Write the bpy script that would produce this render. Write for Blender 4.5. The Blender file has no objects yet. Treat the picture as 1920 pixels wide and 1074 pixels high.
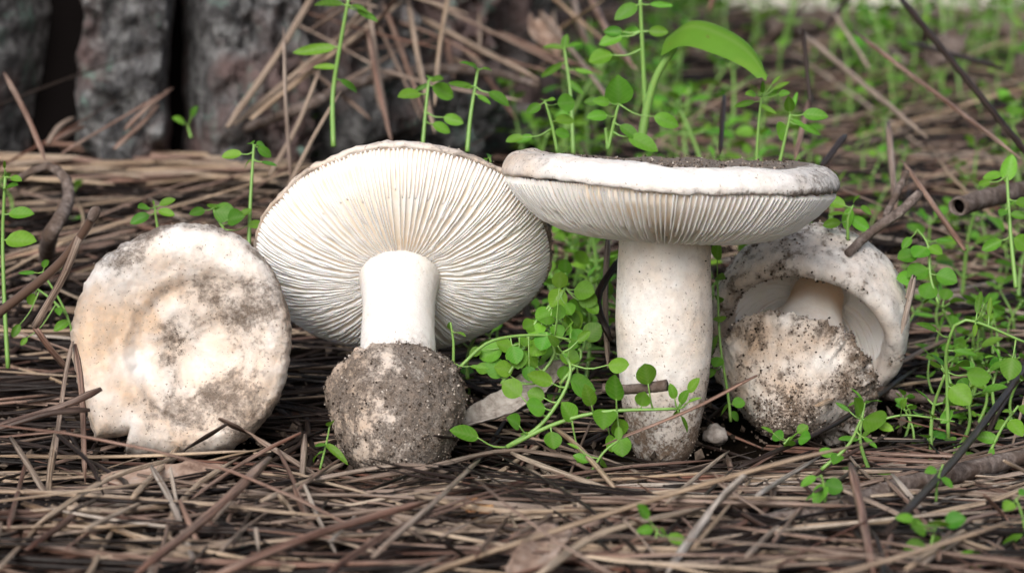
import bpy, math, random
import numpy as np
from mathutils import Vector, Matrix, noise

random.seed(11); rng = np.random.default_rng(11)
scene = bpy.context.scene
COL = scene.collection

# ------------------------------------------------------------------ camera, sky, sun, exposure
F = 4940.0                                   # focal length in photo pixels (1920 wide)
CAM = Vector((0.0, -0.89, 0.19))
PITCH = math.atan((537 + 200) / F)
cd = bpy.data.cameras.new('camera'); cam = bpy.data.objects.new('camera', cd); COL.objects.link(cam)
cam.location = CAM; cam.rotation_euler = (math.pi / 2 - PITCH, 0, 0)
cd.sensor_width = 36; cd.lens = 36 * F / 1920
cd.clip_start = 0.02; cd.clip_end = 200
cd.dof.use_dof = True; cd.dof.focus_distance = 0.895; cd.dof.aperture_fstop = 14.5
scene.camera = cam

SUN_DIR = Vector((-0.22, -0.75, 0.56)).normalized()
w = bpy.data.worlds.new('World'); scene.world = w; w.use_nodes = True
nt = w.node_tree; nt.nodes.clear()
sky = nt.nodes.new('ShaderNodeTexSky'); sky.sky_type = 'NISHITA'; sky.sun_disc = False
sky.sun_elevation = math.asin(SUN_DIR.z); sky.sun_rotation = math.atan2(SUN_DIR.x, SUN_DIR.y)
sky.dust_density = 4.0; sky.air_density = 1.0
hs = nt.nodes.new('ShaderNodeHueSaturation'); hs.inputs['Saturation'].default_value = 0.66
bg = nt.nodes.new('ShaderNodeBackground'); bg.inputs['Strength'].default_value = 0.075
wo = nt.nodes.new('ShaderNodeOutputWorld')
nt.links.new(sky.outputs[0], hs.inputs['Color']); nt.links.new(hs.outputs[0], bg.inputs['Color'])
nt.links.new(bg.outputs[0], wo.inputs['Surface'])
ld = bpy.data.lights.new('sun', 'SUN'); ld.energy = 1.5; ld.angle = math.radians(34); ld.color = (1.0, 0.98, 0.96)
sun = bpy.data.objects.new('sun', ld); COL.objects.link(sun)
sun.rotation_euler = SUN_DIR.to_track_quat('Z', 'Y').to_euler()
vs = scene.view_settings
vs.view_transform = 'Standard'; vs.look = 'None'; vs.gamma = 1.0; vs.use_curve_mapping = False
vs.exposure = 0.82
cy = scene.cycles
cy.use_denoising = True; cy.max_bounces = 10; cy.diffuse_bounces = 7; cy.transmission_bounces = 4; cy.glossy_bounces = 2

# ------------------------------------------------------------------ pixel helpers (photo pixels 1920x1074)
FWD = Vector((0, math.cos(PITCH), -math.sin(PITCH))); RIGHT = Vector((1, 0, 0)); UP = RIGHT.cross(FWD)
def ray(x, y):
    return FWD + RIGHT * ((x - 960) / F) + UP * (-(y - 537) / F)
def at(x, y, Y):
    d = ray(x, y); t = (Y - CAM.y) / d.y
    return CAM + d * t
def sm(a, b, x):
    t = min(1, max(0, (x - a) / (b - a))); return t * t * (3 - 2 * t)
def terrain(x, y):
    r = y - 0.03
    z = 0.09 * 0.5 * (r + math.sqrt(r * r + 0.0016)) - 0.0015 if r < 3 else 0.27
    if y > 1.05:
        z = 0.0935 * (1 - sm(1.05, 3.2, y)) - 0.01 * sm(1.05, 3.2, y)
    z += 0.034 * math.exp(-((x + 0.2) ** 2 + (y - 0.5) ** 2) / 0.0512)
    z += 0.012 * sm(0.05, 0.4, y) * noise.noise(Vector((x * 5, y * 5, 2.2)))
    z += 0.003 * noise.noise(Vector((x * 22, y * 22, 0.3)))
    return z

# ------------------------------------------------------------------ material helpers
def mat(name):
    m = bpy.data.materials.new(name); m.use_nodes = True
    t = m.node_tree; b = t.nodes['Principled BSDF']
    return m, t, b
def N(t, typ, **kw):
    n = t.nodes.new('ShaderNode' + typ)
    for k, v in kw.items():
        if k in n.inputs: n.inputs[k].default_value = v
        else: setattr(n, k, v)
    return n
def noise_n(t, scale, detail=4, rough=0.6, vec=None, dist=0.0):
    n = N(t, 'TexNoise'); n.inputs['Scale'].default_value = scale; n.inputs['Detail'].default_value = detail
    n.inputs['Roughness'].default_value = rough; n.inputs['Distortion'].default_value = dist
    if vec is not None: t.links.new(vec, n.inputs['Vector'])
    return n.outputs['Fac']
def mix(t, fac, a, b, mode='MIX'):
    n = N(t, 'Mix', data_type='RGBA', blend_type=mode)
    for s, v in ((0, fac), (6, a), (7, b)):
        if hasattr(v, 'links'): t.links.new(v, n.inputs[s])
        elif s == 0: n.inputs[0].default_value = v
        else: n.inputs[s].default_value = (*v, 1)
    return n.outputs[2]
def mrange(t, v, a, b, c=0.0, d=1.0):
    n = N(t, 'MapRange'); n.clamp = True
    t.links.new(v, n.inputs[0])
    for i, q in enumerate((a, b, c, d)): n.inputs[i + 1].default_value = q
    return n.outputs[0]
def math_n(t, op, a, b=None):
    n = N(t, 'Math', operation=op)
    for i, v in enumerate((a, b)):
        if v is None: continue
        if hasattr(v, 'links'): t.links.new(v, n.inputs[i])
        else: n.inputs[i].default_value = v
    return n.outputs[0]
def ramp(t, fac, stops, interp='LINEAR'):
    n = N(t, 'ValToRGB'); cr = n.color_ramp; cr.interpolation = interp
    while len(cr.elements) < len(stops): cr.elements.new(0.5)
    for e, (p, c) in zip(cr.elements, stops): e.position = p; e.color = (*c, 1)
    t.links.new(fac, n.inputs[0]); return n.outputs[0]
def attr(t, name):
    return N(t, 'Attribute', attribute_name=name).outputs['Fac']
def coord(t, which='Object'):
    return N(t, 'TexCoord').outputs[which]
def bump(t, b, h, dist, strength=1.0):
    n = N(t, 'Bump'); n.inputs['Strength'].default_value = strength; n.inputs['Distance'].default_value = dist
    t.links.new(h, n.inputs['Height']); t.links.new(n.outputs[0], b.inputs['Normal'])

def skin_mat(name, white, cream, dirt_a, dirt_b, sss=0.12, rough=0.62, fine=750, soft=0.14, bd=0.00035):
    m, t, b = mat(name); co = coord(t)
    n1 = noise_n(t, 90, 5, 0.6, co); n2 = noise_n(t, fine, 6, 0.72, co); n3 = noise_n(t, 330, 4, 0.65, co); n4 = noise_n(t, 2600, 2, 0.6, co)
    tan = math_n(t, 'ADD', attr(t, 'tan'), mrange(t, n1, 0.35, 0.75, -0.15, 0.35))
    c = mix(t, math_n(t, 'MINIMUM', math_n(t, 'MAXIMUM', tan, 0.0), 1.0), white, cream)
    c = mix(t, mrange(t, n3, 0.3, 0.75, 0.0, 0.3), c, (0.62, 0.56, 0.52))
    s = math_n(t, 'ADD', math_n(t, 'MULTIPLY', math_n(t, 'ADD', n2, n3), 0.5), attr(t, 'dirt'))
    mk = mrange(t, s, 0.97, 0.97 + soft)
    sme = math_n(t, 'MULTIPLY', mrange(t, math_n(t, 'ADD', attr(t, 'dirt'), math_n(t, 'MULTIPLY', n3, 0.45)), 0.49, 0.77, 0.0, 1.0), mrange(t, n2, 0.3, 0.62, 0.5, 1.0))
    c = mix(t, math_n(t, 'MULTIPLY', sme, 0.62), c, (0.31, 0.275, 0.25))
    spk = math_n(t, 'MULTIPLY', mrange(t, noise_n(t, 1150, 2, 0.5, co), 0.66, 0.70), mrange(t, attr(t, 'dirt'), 0.18, 0.34))
    c = mix(t, math_n(t, 'MULTIPLY', spk, 0.8), c, (0.13, 0.075, 0.045))
    dc = mix(t, mrange(t, n4, 0.38, 0.62), dirt_a, dirt_b)
    dc = mix(t, mrange(t, n3, 0.42, 0.7, 0, 0.40), dc, (0.22, 0.15, 0.10))
    c = mix(t, math_n(t, 'MULTIPLY', mk, 0.88), c, dc)
    t.links.new(c, b.inputs['Base Color'])
    b.inputs['Roughness'].default_value = rough
    b.inputs['Subsurface Weight'].default_value = sss; b.inputs['Subsurface Radius'].default_value = (1, 0.55, 0.35)
    b.inputs['Subsurface Scale'].default_value = 0.004; b.inputs['Specular IOR Level'].default_value = 0.25
    hsum = math_n(t, 'ADD', math_n(t, 'ADD', n2, math_n(t, 'MULTIPLY', n3, 0.6)), math_n(t, 'MULTIPLY', mk, math_n(t, 'ADD', n4, 0.4)))
    bump(t, b, hsum, bd, 0.8)
    return m
M = {}
M['cap'] = skin_mat('cap_skin', (0.86, 0.83, 0.80), (0.74, 0.53, 0.36), (0.055, 0.042, 0.034), (0.17, 0.135, 0.11), soft=0.22)
M['button'] = skin_mat('button_skin', (0.86, 0.82, 0.78), (0.66, 0.44, 0.28), (0.075, 0.048, 0.032), (0.24, 0.16, 0.105), fine=900, soft=0.16, sss=0.08)
M['stem'] = skin_mat('stem_skin', (0.88, 0.85, 0.82), (0.74, 0.55, 0.38), (0.09, 0.055, 0.035), (0.24, 0.15, 0.09), fine=950, soft=0.1)
M['cup'] = skin_mat('cup_skin', (0.84, 0.79, 0.74), (0.60, 0.42, 0.28), (0.060, 0.040, 0.028), (0.23, 0.16, 0.11), sss=0.04, rough=0.85, fine=1100, bd=0.0006)
M['volva'] = skin_mat('volva_skin', (0.80, 0.75, 0.70), (0.55, 0.38, 0.25), (0.050, 0.042, 0.037), (0.21, 0.175, 0.15), sss=0.03, rough=0.85, fine=1100, bd=0.0006)
m, t, b = mat('gill_flesh'); co = coord(t)
c = mix(t, mrange(t, noise_n(t, 160, 3, 0.6, co), 0.4, 0.75, 0, 0.5), (0.92, 0.90, 0.88), (0.90, 0.84, 0.76))
t.links.new(c, b.inputs['Base Color']); b.inputs['Roughness'].default_value = 0.55
b.inputs['Subsurface Weight'].default_value = 0.25; b.inputs['Subsurface Radius'].default_value = (1, .6, .35); b.inputs['Subsurface Scale'].default_value = 0.0015
b.inputs['Specular IOR Level'].default_value = 0.2
bump(t, b, noise_n(t, 1500, 3, 0.6, co), 0.00015, 0.6); M['gill'] = m
m, t, b = mat('under_flesh'); co = coord(t)
c = mix(t, mrange(t, noise_n(t, 120, 3, 0.6, co), 0.35, 0.7), (0.87, 0.82, 0.76), (0.83, 0.70, 0.55))
t.links.new(c, b.inputs['Base Color']); b.inputs['Roughness'].default_value = 0.7; M['under'] = m

m, t, b = mat('soil_grain')
c = ramp(t, attr(t, 'rnd'), [(0, (0.02, 0.014, 0.01)), (0.3, (0.06, 0.045, 0.035)), (0.6, (0.15, 0.115, 0.09)), (0.85, (0.32, 0.26, 0.21)), (1, (0.62, 0.56, 0.5))])
t.links.new(c, b.inputs['Base Color']); b.inputs['Roughness'].default_value = 0.75; M['grain'] = m

m, t, b = mat('soil'); co = coord(t)
c = mix(t, noise_n(t, 120, 6, 0.7, co), (0.004, 0.003, 0.002), (0.022, 0.015, 0.010))
t.links.new(c, b.inputs['Base Color']); b.inputs['Roughness'].default_value = 0.95
bump(t, b, noise_n(t, 260, 6, 0.7, co), 0.004); M['soil'] = m

m, t, b = mat('pale_lit_ground'); co = coord(t)
c = mix(t, noise_n(t, 3, 5, 0.6, co), (0.62, 0.58, 0.42), (0.75, 0.74, 0.60))  # pale colour carries the sunlight on the far ground
t.links.new(c, b.inputs['Base Color']); b.inputs['Roughness'].default_value = 0.9; M['lit_ground'] = m

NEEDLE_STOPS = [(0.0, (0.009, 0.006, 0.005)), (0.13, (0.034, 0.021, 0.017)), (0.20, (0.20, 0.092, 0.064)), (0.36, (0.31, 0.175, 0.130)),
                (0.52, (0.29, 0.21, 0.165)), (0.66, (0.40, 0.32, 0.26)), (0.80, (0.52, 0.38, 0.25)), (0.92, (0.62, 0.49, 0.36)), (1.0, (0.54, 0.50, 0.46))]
def needle_mat():
    m, t, b = mat('dry_needle')
    r = attr(t, 'rnd'); tt = attr(t, 'tt'); ss = attr(t, 'ss')
    cx = N(t, 'CombineXYZ'); t.links.new(tt, cx.inputs[0]); t.links.new(ss, cx.inputs[1]); t.links.new(math_n(t, 'MULTIPLY', r, 371.0), cx.inputs[2])
    v1 = N(t, 'VectorMath', operation='MULTIPLY'); v1.inputs[1].default_value = (45, 2.6, 1); t.links.new(cx.outputs[0], v1.inputs[0])
    v2 = N(t, 'VectorMath', operation='MULTIPLY'); v2.inputs[1].default_value = (520, 3, 1); t.links.new(cx.outputs[0], v2.inputs[0])
    v3 = N(t, 'VectorMath', operation='MULTIPLY'); v3.inputs[1].default_value = (28, .7, 1); t.links.new(cx.outputs[0], v3.inputs[0])
    n1 = noise_n(t, 1.0, 4, 0.6, v1.outputs[0]); n2 = noise_n(t, 1.0, 2, 0.5, v2.outputs[0]); n3 = noise_n(t, 1.0, 3, 0.6, v3.outputs[0])
    c = ramp(t, r, NEEDLE_STOPS)
    c = mix(t, math_n(t, 'MULTIPLY', mrange(t, n3, 0.4, 0.72, 0, 0.6), mrange(t, r, 0.1, 0.22)), c, (0.46, 0.39, 0.33))
    c = mix(t, mrange(t, n1, 0.36, 0.62, 0.9, 0.0), c, (0.20, 0.145, 0.12), 'MULTIPLY')
    c = mix(t, mrange(t, n2, 0.66, 0.72, 0, 0.75), c, (0.02, 0.015, 0.012))
    t.links.new(c, b.inputs['Base Color']); b.inputs['Roughness'].default_value = 0.42; b.inputs['Specular IOR Level'].default_value = 0.28
    bump(t, b, n1, 0.0005, 0.8)
    return m
M['needle'] = needle_mat()

m, t, b = mat('twig_bark'); co = coord(t)
n1 = noise_n(t, 300, 6, 0.7, co); n2 = noise_n(t, 90, 4, 0.6, co)
c = ramp(t, n1, [(0.3, (0.045, 0.033, 0.028)), (0.5, (0.17, 0.135, 0.12)), (0.72, (0.34, 0.29, 0.26))])
c = mix(t, mrange(t, n2, 0.45, 0.65), c, (0.10, 0.07, 0.055), 'MIX')
t.links.new(c, b.inputs['Base Color']); b.inputs['Roughness'].default_value = 0.85; bump(t, b, n1, 0.0012); M['twig'] = m
m, t, b = mat('pale_wood'); co = coord(t)
n1 = noise_n(t, 260, 6, 0.7, co)
c = ramp(t, n1, [(0.3, (0.14, 0.11, 0.095)), (0.52, (0.36, 0.32, 0.29)), (0.75, (0.52, 0.48, 0.45))])
t.links.new(c, b.inputs['Base Color']); b.inputs['Roughness'].default_value = 0.8; bump(t, b, n1, 0.0008); M['pale'] = m
m, t, b = mat('raw_wood'); co = coord(t)
c = ramp(t, noise_n(t, 170, 5, 0.65, co), [(0.3, (0.10, 0.045, 0.02)), (0.5, (0.26, 0.12, 0.05)), (0.7, (0.50, 0.29, 0.12))])
t.links.new(c, b.inputs['Base Color']); b.inputs['Roughness'].default_value = 0.7; M['rawwood'] = m
m, t, b = mat('dead_leaf'); co = coord(t)
n1 = noise_n(t, 150, 5, 0.65, co)
c = ramp(t, n1, [(0.3, (0.16, 0.10, 0.075)), (0.5, (0.34, 0.24, 0.185)), (0.72, (0.46, 0.38, 0.33))])
t.links.new(c, b.inputs['Base Color']); b.inputs['Roughness'].default_value = 0.6; bump(t, b, n1, 0.0006); M['deadleaf'] = m

m, t, b = mat('pine_bark'); co = coord(t)
n1 = noise_n(t, 95, 8, 0.72, co); n2 = noise_n(t, 18, 4, 0.6, co); n3 = noise_n(t, 55, 5, 0.6, co, 0.6); n4 = noise_n(t, 240, 4, 0.6, co)
c = ramp(t, n1, [(0.30, (0.022, 0.019, 0.018)), (0.47, (0.12, 0.118, 0.122)), (0.66, (0.40, 0.40, 0.40))])
c = mix(t, mrange(t, n2, 0.46, 0.60), c, mix(t, n4, (0.10, 0.062, 0.06), (0.28, 0.21, 0.20)))
lich = math_n(t, 'MULTIPLY', mrange(t, n3, 0.57, 0.66), mrange(t, n4, 0.35, 0.6))
c = mix(t, math_n(t, 'MULTIPLY', lich, 0.85), c, (0.20, 0.30, 0.26))
t.links.new(c, b.inputs['Base Color']); b.inputs['Roughness'].default_value = 0.9
bump(t, b, math_n(t, 'ADD', n1, n4), 0.006); M['bark'] = m
m, t, b = mat('fissure_bark_shade'); b.inputs['Base Color'].default_value = (0.006, 0.005, 0.005, 1); b.inputs['Roughness'].default_value = 1; M['fissure'] = m  # core bark made near black to paint the shade between the plates
m, t, b = mat('lichen'); co = coord(t)
c = mix(t, noise_n(t, 500, 4, 0.6, co), (0.10, 0.17, 0.14), (0.28, 0.40, 0.35)); t.links.new(c, b.inputs['Base Color']); b.inputs['Roughness'].default_value = 0.95; M['lichen'] = m

def leaf_mat(name, c0, c1, trans=0.35, veins=0.30):
    m, t, b = mat(name)
    oi = N(t, 'ObjectInfo').outputs['Random']; co = coord(t)
    c = mix(t, oi, c0, c1)
    c = mix(t, mrange(t, noise_n(t, 4.0, 4, 0.6, co), 0.35, 0.7, 0, 0.35), c, tuple(x * 0.7 for x in c0))
    rib = attr(t, 'rib')
    c = mix(t, math_n(t, 'MULTIPLY', rib, 0.35), c, (0.22, 0.36, 0.10))
    sx = N(t, 'SeparateXYZ'); t.links.new(co, sx.inputs[0])
    vn = math_n(t, 'SINE', math_n(t, 'MULTIPLY', math_n(t, 'SUBTRACT', sx.outputs[1], math_n(t, 'MULTIPLY', math_n(t, 'ABSOLUTE', sx.outputs[0]), 0.9)), 40.0))
    c = mix(t, mrange(t, vn, 0.6, 1.0, 0, veins), c, (0.24, 0.40, 0.10))
    c = mix(t, mrange(t, noise_n(t, 3.0, 2, 0.5, N(t, 'TexCoord').outputs['Generated']), 0.5, 0.72, 0, 0.25), c, (0.22, 0.38, 0.04))
    c = mix(t, mrange(t, noise_n(t, 9.0, 2, 0.5, co), 0.70, 0.74, 0, 0.7), c, (0.16, 0.12, 0.04))
    hv = N(t, 'HueSaturation'); t.links.new(c, hv.inputs['Color']); t.links.new(mrange(t, math_n(t, 'FRACT', math_n(t, 'MULTIPLY', oi, 17.3)), 0, 1, 0.7, 1.25), hv.inputs['Value']); t.links.new(mrange(t, math_n(t, 'FRACT', math_n(t, 'MULTIPLY', oi, 7.7)), 0, 1, 0.488, 0.522), hv.inputs['Hue']); c = hv.outputs[0]
    t.links.new(c, b.inputs['Base Color']); b.inputs['Roughness'].default_value = 0.5; b.inputs['Specular IOR Level'].default_value = 0.3
    bump(t, b, noise_n(t, 14, 3, 0.6, co), 0.0003, 0.5)
    tr = N(t, 'BsdfTranslucent'); c2 = mix(t, 0.5, c, (0.30, 0.50, 0.04)); t.links.new(c2, tr.inputs['Color'])
    ms = N(t, 'MixShader'); ms.inputs[0].default_value = trans
    t.links.new(b.outputs[0], ms.inputs[1]); t.links.new(tr.outputs[0], ms.inputs[2])
    t.links.new(ms.outputs[0], t.nodes['Material Output'].inputs['Surface'])
    return m
M['leaf'] = leaf_mat('fresh_leaf', (0.08, 0.25, 0.016), (0.19, 0.41, 0.036))
M['bigleaf'] = leaf_mat('broad_leaf', (0.12, 0.32, 0.03), (0.14, 0.34, 0.035), 0.4, 0.0)
m, t, b = mat('green_stem'); b.inputs['Base Color'].default_value = (0.19, 0.35, 0.08, 1); b.inputs['Roughness'].default_value = 0.45
b.inputs['Subsurface Weight'].default_value = 0.2; b.inputs['Subsurface Scale'].default_value = 0.001; M['gstem'] = m

for k_, v_ in (('soil', 0.05), ('grain', 0.15), ('twig', 0.12), ('pale', 0.2), ('bark', 0.08), ('fissure', 0.0), ('lichen', 0.05), ('deadleaf', 0.25), ('under', 0.15), ('lit_ground', 0.1)):
    M[k_].node_tree.nodes['Principled BSDF'].inputs['Specular IOR Level'].default_value = v_
# ------------------------------------------------------------------ mesh helpers
def mesh(name, V, Fc, material, smooth=True, attrs=None):
    me = bpy.data.meshes.new(name)
    me.from_pydata([tuple(map(float, v)) for v in V] if not isinstance(V, np.ndarray) else V.tolist(), [], Fc)
    if smooth: me.shade_smooth()
    for m_ in (material if isinstance(material, (list, tuple)) else [material]): me.materials.append(m_)
    for k, a in (attrs or {}).items():
        at_ = me.attributes.new(k, 'FLOAT', 'POINT'); at_.data.foreach_set('value', np.asarray(a, dtype=np.float32))
    return me
def obj(name, me, parent=None, loc=None, label=None, cat=None, group=None, kind=None):
    o = bpy.data.objects.new(name, me); COL.objects.link(o)
    if parent is not None: o.parent = parent
    if loc is not None: o.location = loc
    if label: o['label'] = label
    if cat: o['category'] = cat
    if group: o['group'] = group
    if kind: o['kind'] = kind
    return o
def norm(a): return a / np.maximum(np.linalg.norm(a, axis=-1, keepdims=True), 1e-12)
NP6 = np.array([(-.5, 0.02), (-.36, .33), (0, .46), (.36, .33), (.5, 0.02), (0, -.06)]) * 2
NP4 = np.array([(-.5, 0), (0, .42), (.5, 0), (0, -.12)]) * 2
def ring(n): return np.array([(math.cos(2 * math.pi * i / n), math.sin(2 * math.pi * i / n)) for i in range(n)])
R6, R8, R12, R16 = ring(6), ring(8), ring(12), ring(16)
def sweep(pts, rad, prof, ref=(0.05, 0.1, 1.0)):
    pts = np.asarray(pts, float); k = len(pts); mN = len(prof)
    rad = np.broadcast_to(np.asarray(rad, float), (k,))
    T = norm(np.gradient(pts, axis=0)); ref = np.asarray(ref, float)
    S = norm(np.cross(T, np.broadcast_to(ref, T.shape))); Nn = np.cross(S, T)
    V = pts[:, None] + rad[:, None, None] * (prof[None, :, :1] * S[:, None] + prof[None, :, 1:] * Nn[:, None])
    Fc = []
    for i in range(k - 1):
        for j in range(mN):
            a = i * mN + j; b_ = i * mN + (j + 1) % mN
            Fc.append((a, b_, b_ + mN, a + mN))
    Fc.append(tuple(range(mN - 1, -1, -1))); Fc.append(tuple(range((k - 1) * mN, k * mN)))
    tt = np.repeat(np.concatenate([[0], np.cumsum(np.linalg.norm(np.diff(pts, axis=0), axis=1))]), mN)
    ss = np.tile(prof[:, 0], k)
    return V.reshape(-1, 3), Fc, tt, ss
def bez(pts, n):
    """smooth curve through the given points"""
    P = np.array([list(p) for p in pts], float)
    if len(P) == 2: return P[0] + (P[1] - P[0]) * np.linspace(0, 1, n)[:, None]
    d = np.concatenate([[0], np.cumsum(np.linalg.norm(np.diff(P, axis=0), axis=1))]); u = np.linspace(0, d[-1], n)
    Q = np.concatenate([[2 * P[0] - P[1]], P, [2 * P[-1] - P[-2]]]); out = []
    for x in u:
        i = min(len(P) - 2, max(0, int(np.searchsorted(d, x) - 1))); s = (x - d[i]) / max(d[i + 1] - d[i], 1e-9)
        a, b_, c_, e = Q[i], Q[i + 1], Q[i + 2], Q[i + 3]
        out.append(0.5 * ((2 * b_) + (c_ - a) * s + (2 * a - 5 * b_ + 4 * c_ - e) * s * s + (3 * b_ - a - 3 * c_ + e) * s ** 3))
    return np.array(out)
class Bag:
    def __init__(s): s.V = []; s.F = []; s.A = {}; s.n = 0
    def add(s, V, Fc, **at_):
        V = np.asarray(V); s.V.append(V); n = s.n
        s.F.extend([tuple(i + n for i in f) for f in Fc]); s.n += len(V)
        for k, a in at_.items(): s.A.setdefault(k, []).append(np.broadcast_to(np.asarray(a, float), (len(V),)))
    def mesh(s, name, material, smooth=True):
        return mesh(name, np.concatenate(s.V), s.F, material, smooth, {k: np.concatenate(a) for k, a in s.A.items()})
def fbm(p, o=4): return noise.fractal(p, 0.6, 2.0, o)

# ------------------------------------------------------------------ ground
def axis_pts(lo_far, lo, hi, hi_far, step, nfar):
    c_ = np.arange(lo, hi, step)
    a = lo - (np.geomspace(step, lo - lo_far + step, nfar) - step)[1:][::-1]; b_ = hi + (np.geomspace(step, hi_far - hi + step, nfar) - step)
    return np.concatenate([a, c_, b_])
gx = axis_pts(-40, -0.5, 0.5, 40, 0.006, 40); gy = axis_pts(-6, -0.25, 1.2, 90, 0.006, 45)
V = []
for y in gy:
    for x in gx:
        z = terrain(x, y)
        if -0.6 < x < 0.6 and -0.3 < y < 1.3: z += 0.003 * fbm(Vector((x * 70, y * 70, 1)), 3)
        V.append((x, y, z - 0.003 - 0.009 * sm(1.4, 1.1, y) * sm(0.7, 0.5, abs(x))))
nx = len(gx)
Fc = [(j * nx + i, j * nx + i + 1, (j + 1) * nx + i + 1, (j + 1) * nx + i) for j in range(len(gy) - 1) for i in range(nx - 1)]
obj('ground', mesh('ground', V, Fc, M['soil']), kind='structure', label='dark bare forest soil under the needle litter', cat='ground')
PV = []; xs = np.linspace(0.4, 1.0, 36); ys = np.linspace(3.3, 8.5, 30)  # strip added for the far sunlit ground, brightness held in its colour
for y in ys:
    for x in xs: PV.append((x, y + 0.3 * math.sin(x * 1.3), terrain(x, y + 0.3 * math.sin(x * 1.3)) + 0.006))
obj('lit_ground', mesh('lit_ground', PV, [(j * 36 + i, j * 36 + i + 1, (j + 1) * 36 + i + 1, (j + 1) * 36 + i) for j in range(29) for i in range(35)], M['lit_ground']),
    kind='structure', label='far sunlit ground, its brightness painted as a pale strip', cat='lit_ground')

# ------------------------------------------------------------------ mushrooms
def orient(o, tip, zaxis, xref):
    z = Vector(zaxis).normalized(); x = (Vector(xref) - z * Vector(xref).dot(z)).normalized(); y = z.cross(x)
    mt = Matrix((x, y, z)).transposed().to_4x4(); mt.translation = tip
    o.matrix_world = mt
def tc_at(x, y): return -ray(x, y).normalized()
def axis_up(x, y, phi, rho):
    """cap-ward axis: phi degrees away from pointing straight away from the lens, leaning rho degrees sideways on screen"""
    tc = tc_at(x, y); su = (UP - tc * UP.dot(tc)).normalized(); sr = su.cross(tc).normalized()
    p, r = math.radians(phi), math.radians(rho)
    return -tc * math.cos(p) + (su * math.cos(r) + sr * math.sin(r)) * math.sin(p)
def lathe(name, prof, nu, material, rad=lambda th: 1.0, disp=None, attrf=None, closed=False, twist=None):
    """prof: list of (r, z) points; finely resampled surface of revolution with displacement; returns the mesh and its arrays"""
    V, A1, A2 = [], [], []
    k = len(prof)
    for i, (r, z) in enumerate(prof):
        for j in range(nu):
            th = 2 * math.pi * j / nu; q = (rad(th, r) if rad is rad1 else rad(th)) if r > 1e-5 else 1.0
            p = Vector((r * q * math.cos(th), r * q * math.sin(th), z))
            if disp: p = disp(p, i / (k - 1), th)
            V.append(p)
            d_, t_ = attrf(p, i / (k - 1), th) if attrf else (0, 0)
            A1.append(d_); A2.append(t_)
    Fc = [(i * nu + j, i * nu + (j + 1) % nu, (i + 1) * nu + (j + 1) % nu, (i + 1) * nu + j) for i in range(k - 1) for j in range(nu)]
    return mesh(name, V, Fc, material, True, {'dirt': A1, 'tan': A2}), V, A1
def resample(pts, n): 
    return [(max(p[0], 0.0), p[1]) for p in bez([(a, b_, 0) for a, b_ in pts], n)[:, :2]]
OCT_V = np.array([(1, 0, 0), (-1, 0, 0), (0, 1, 0), (0, -1, 0), (0, 0, 1), (0, 0, -1)], float)
OCT_F = [(0, 2, 4), (2, 1, 4), (1, 3, 4), (3, 0, 4), (2, 0, 5), (1, 2, 5), (3, 1, 5), (0, 3, 5)]
def grains(parent, V, A, n, smin, smax, name='soil_crumbs', lo=0.38):
    A = np.clip(np.array(A) - lo, 0, None); A = A ** 1.5
    if A.sum() <= 0: return
    idx = rng.choice(len(V), n, p=A / A.sum()); bag = Bag(); P = np.array([list(v) for v in V])
    for i in idx:
        s = smin * (smax / smin) ** (rng.random() ** 2.2)
        v = OCT_V * s * rng.uniform(0.6, 1.3, (6, 1)) @ np.linalg.qr(rng.normal(size=(3, 3)))[0]
        bag.add(v + P[i] + rng.normal(0, 0.0004, 3), OCT_F, rnd=rng.random())
    obj(name, bag.mesh(name, M['grain'], False), parent, kind='stuff')
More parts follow.
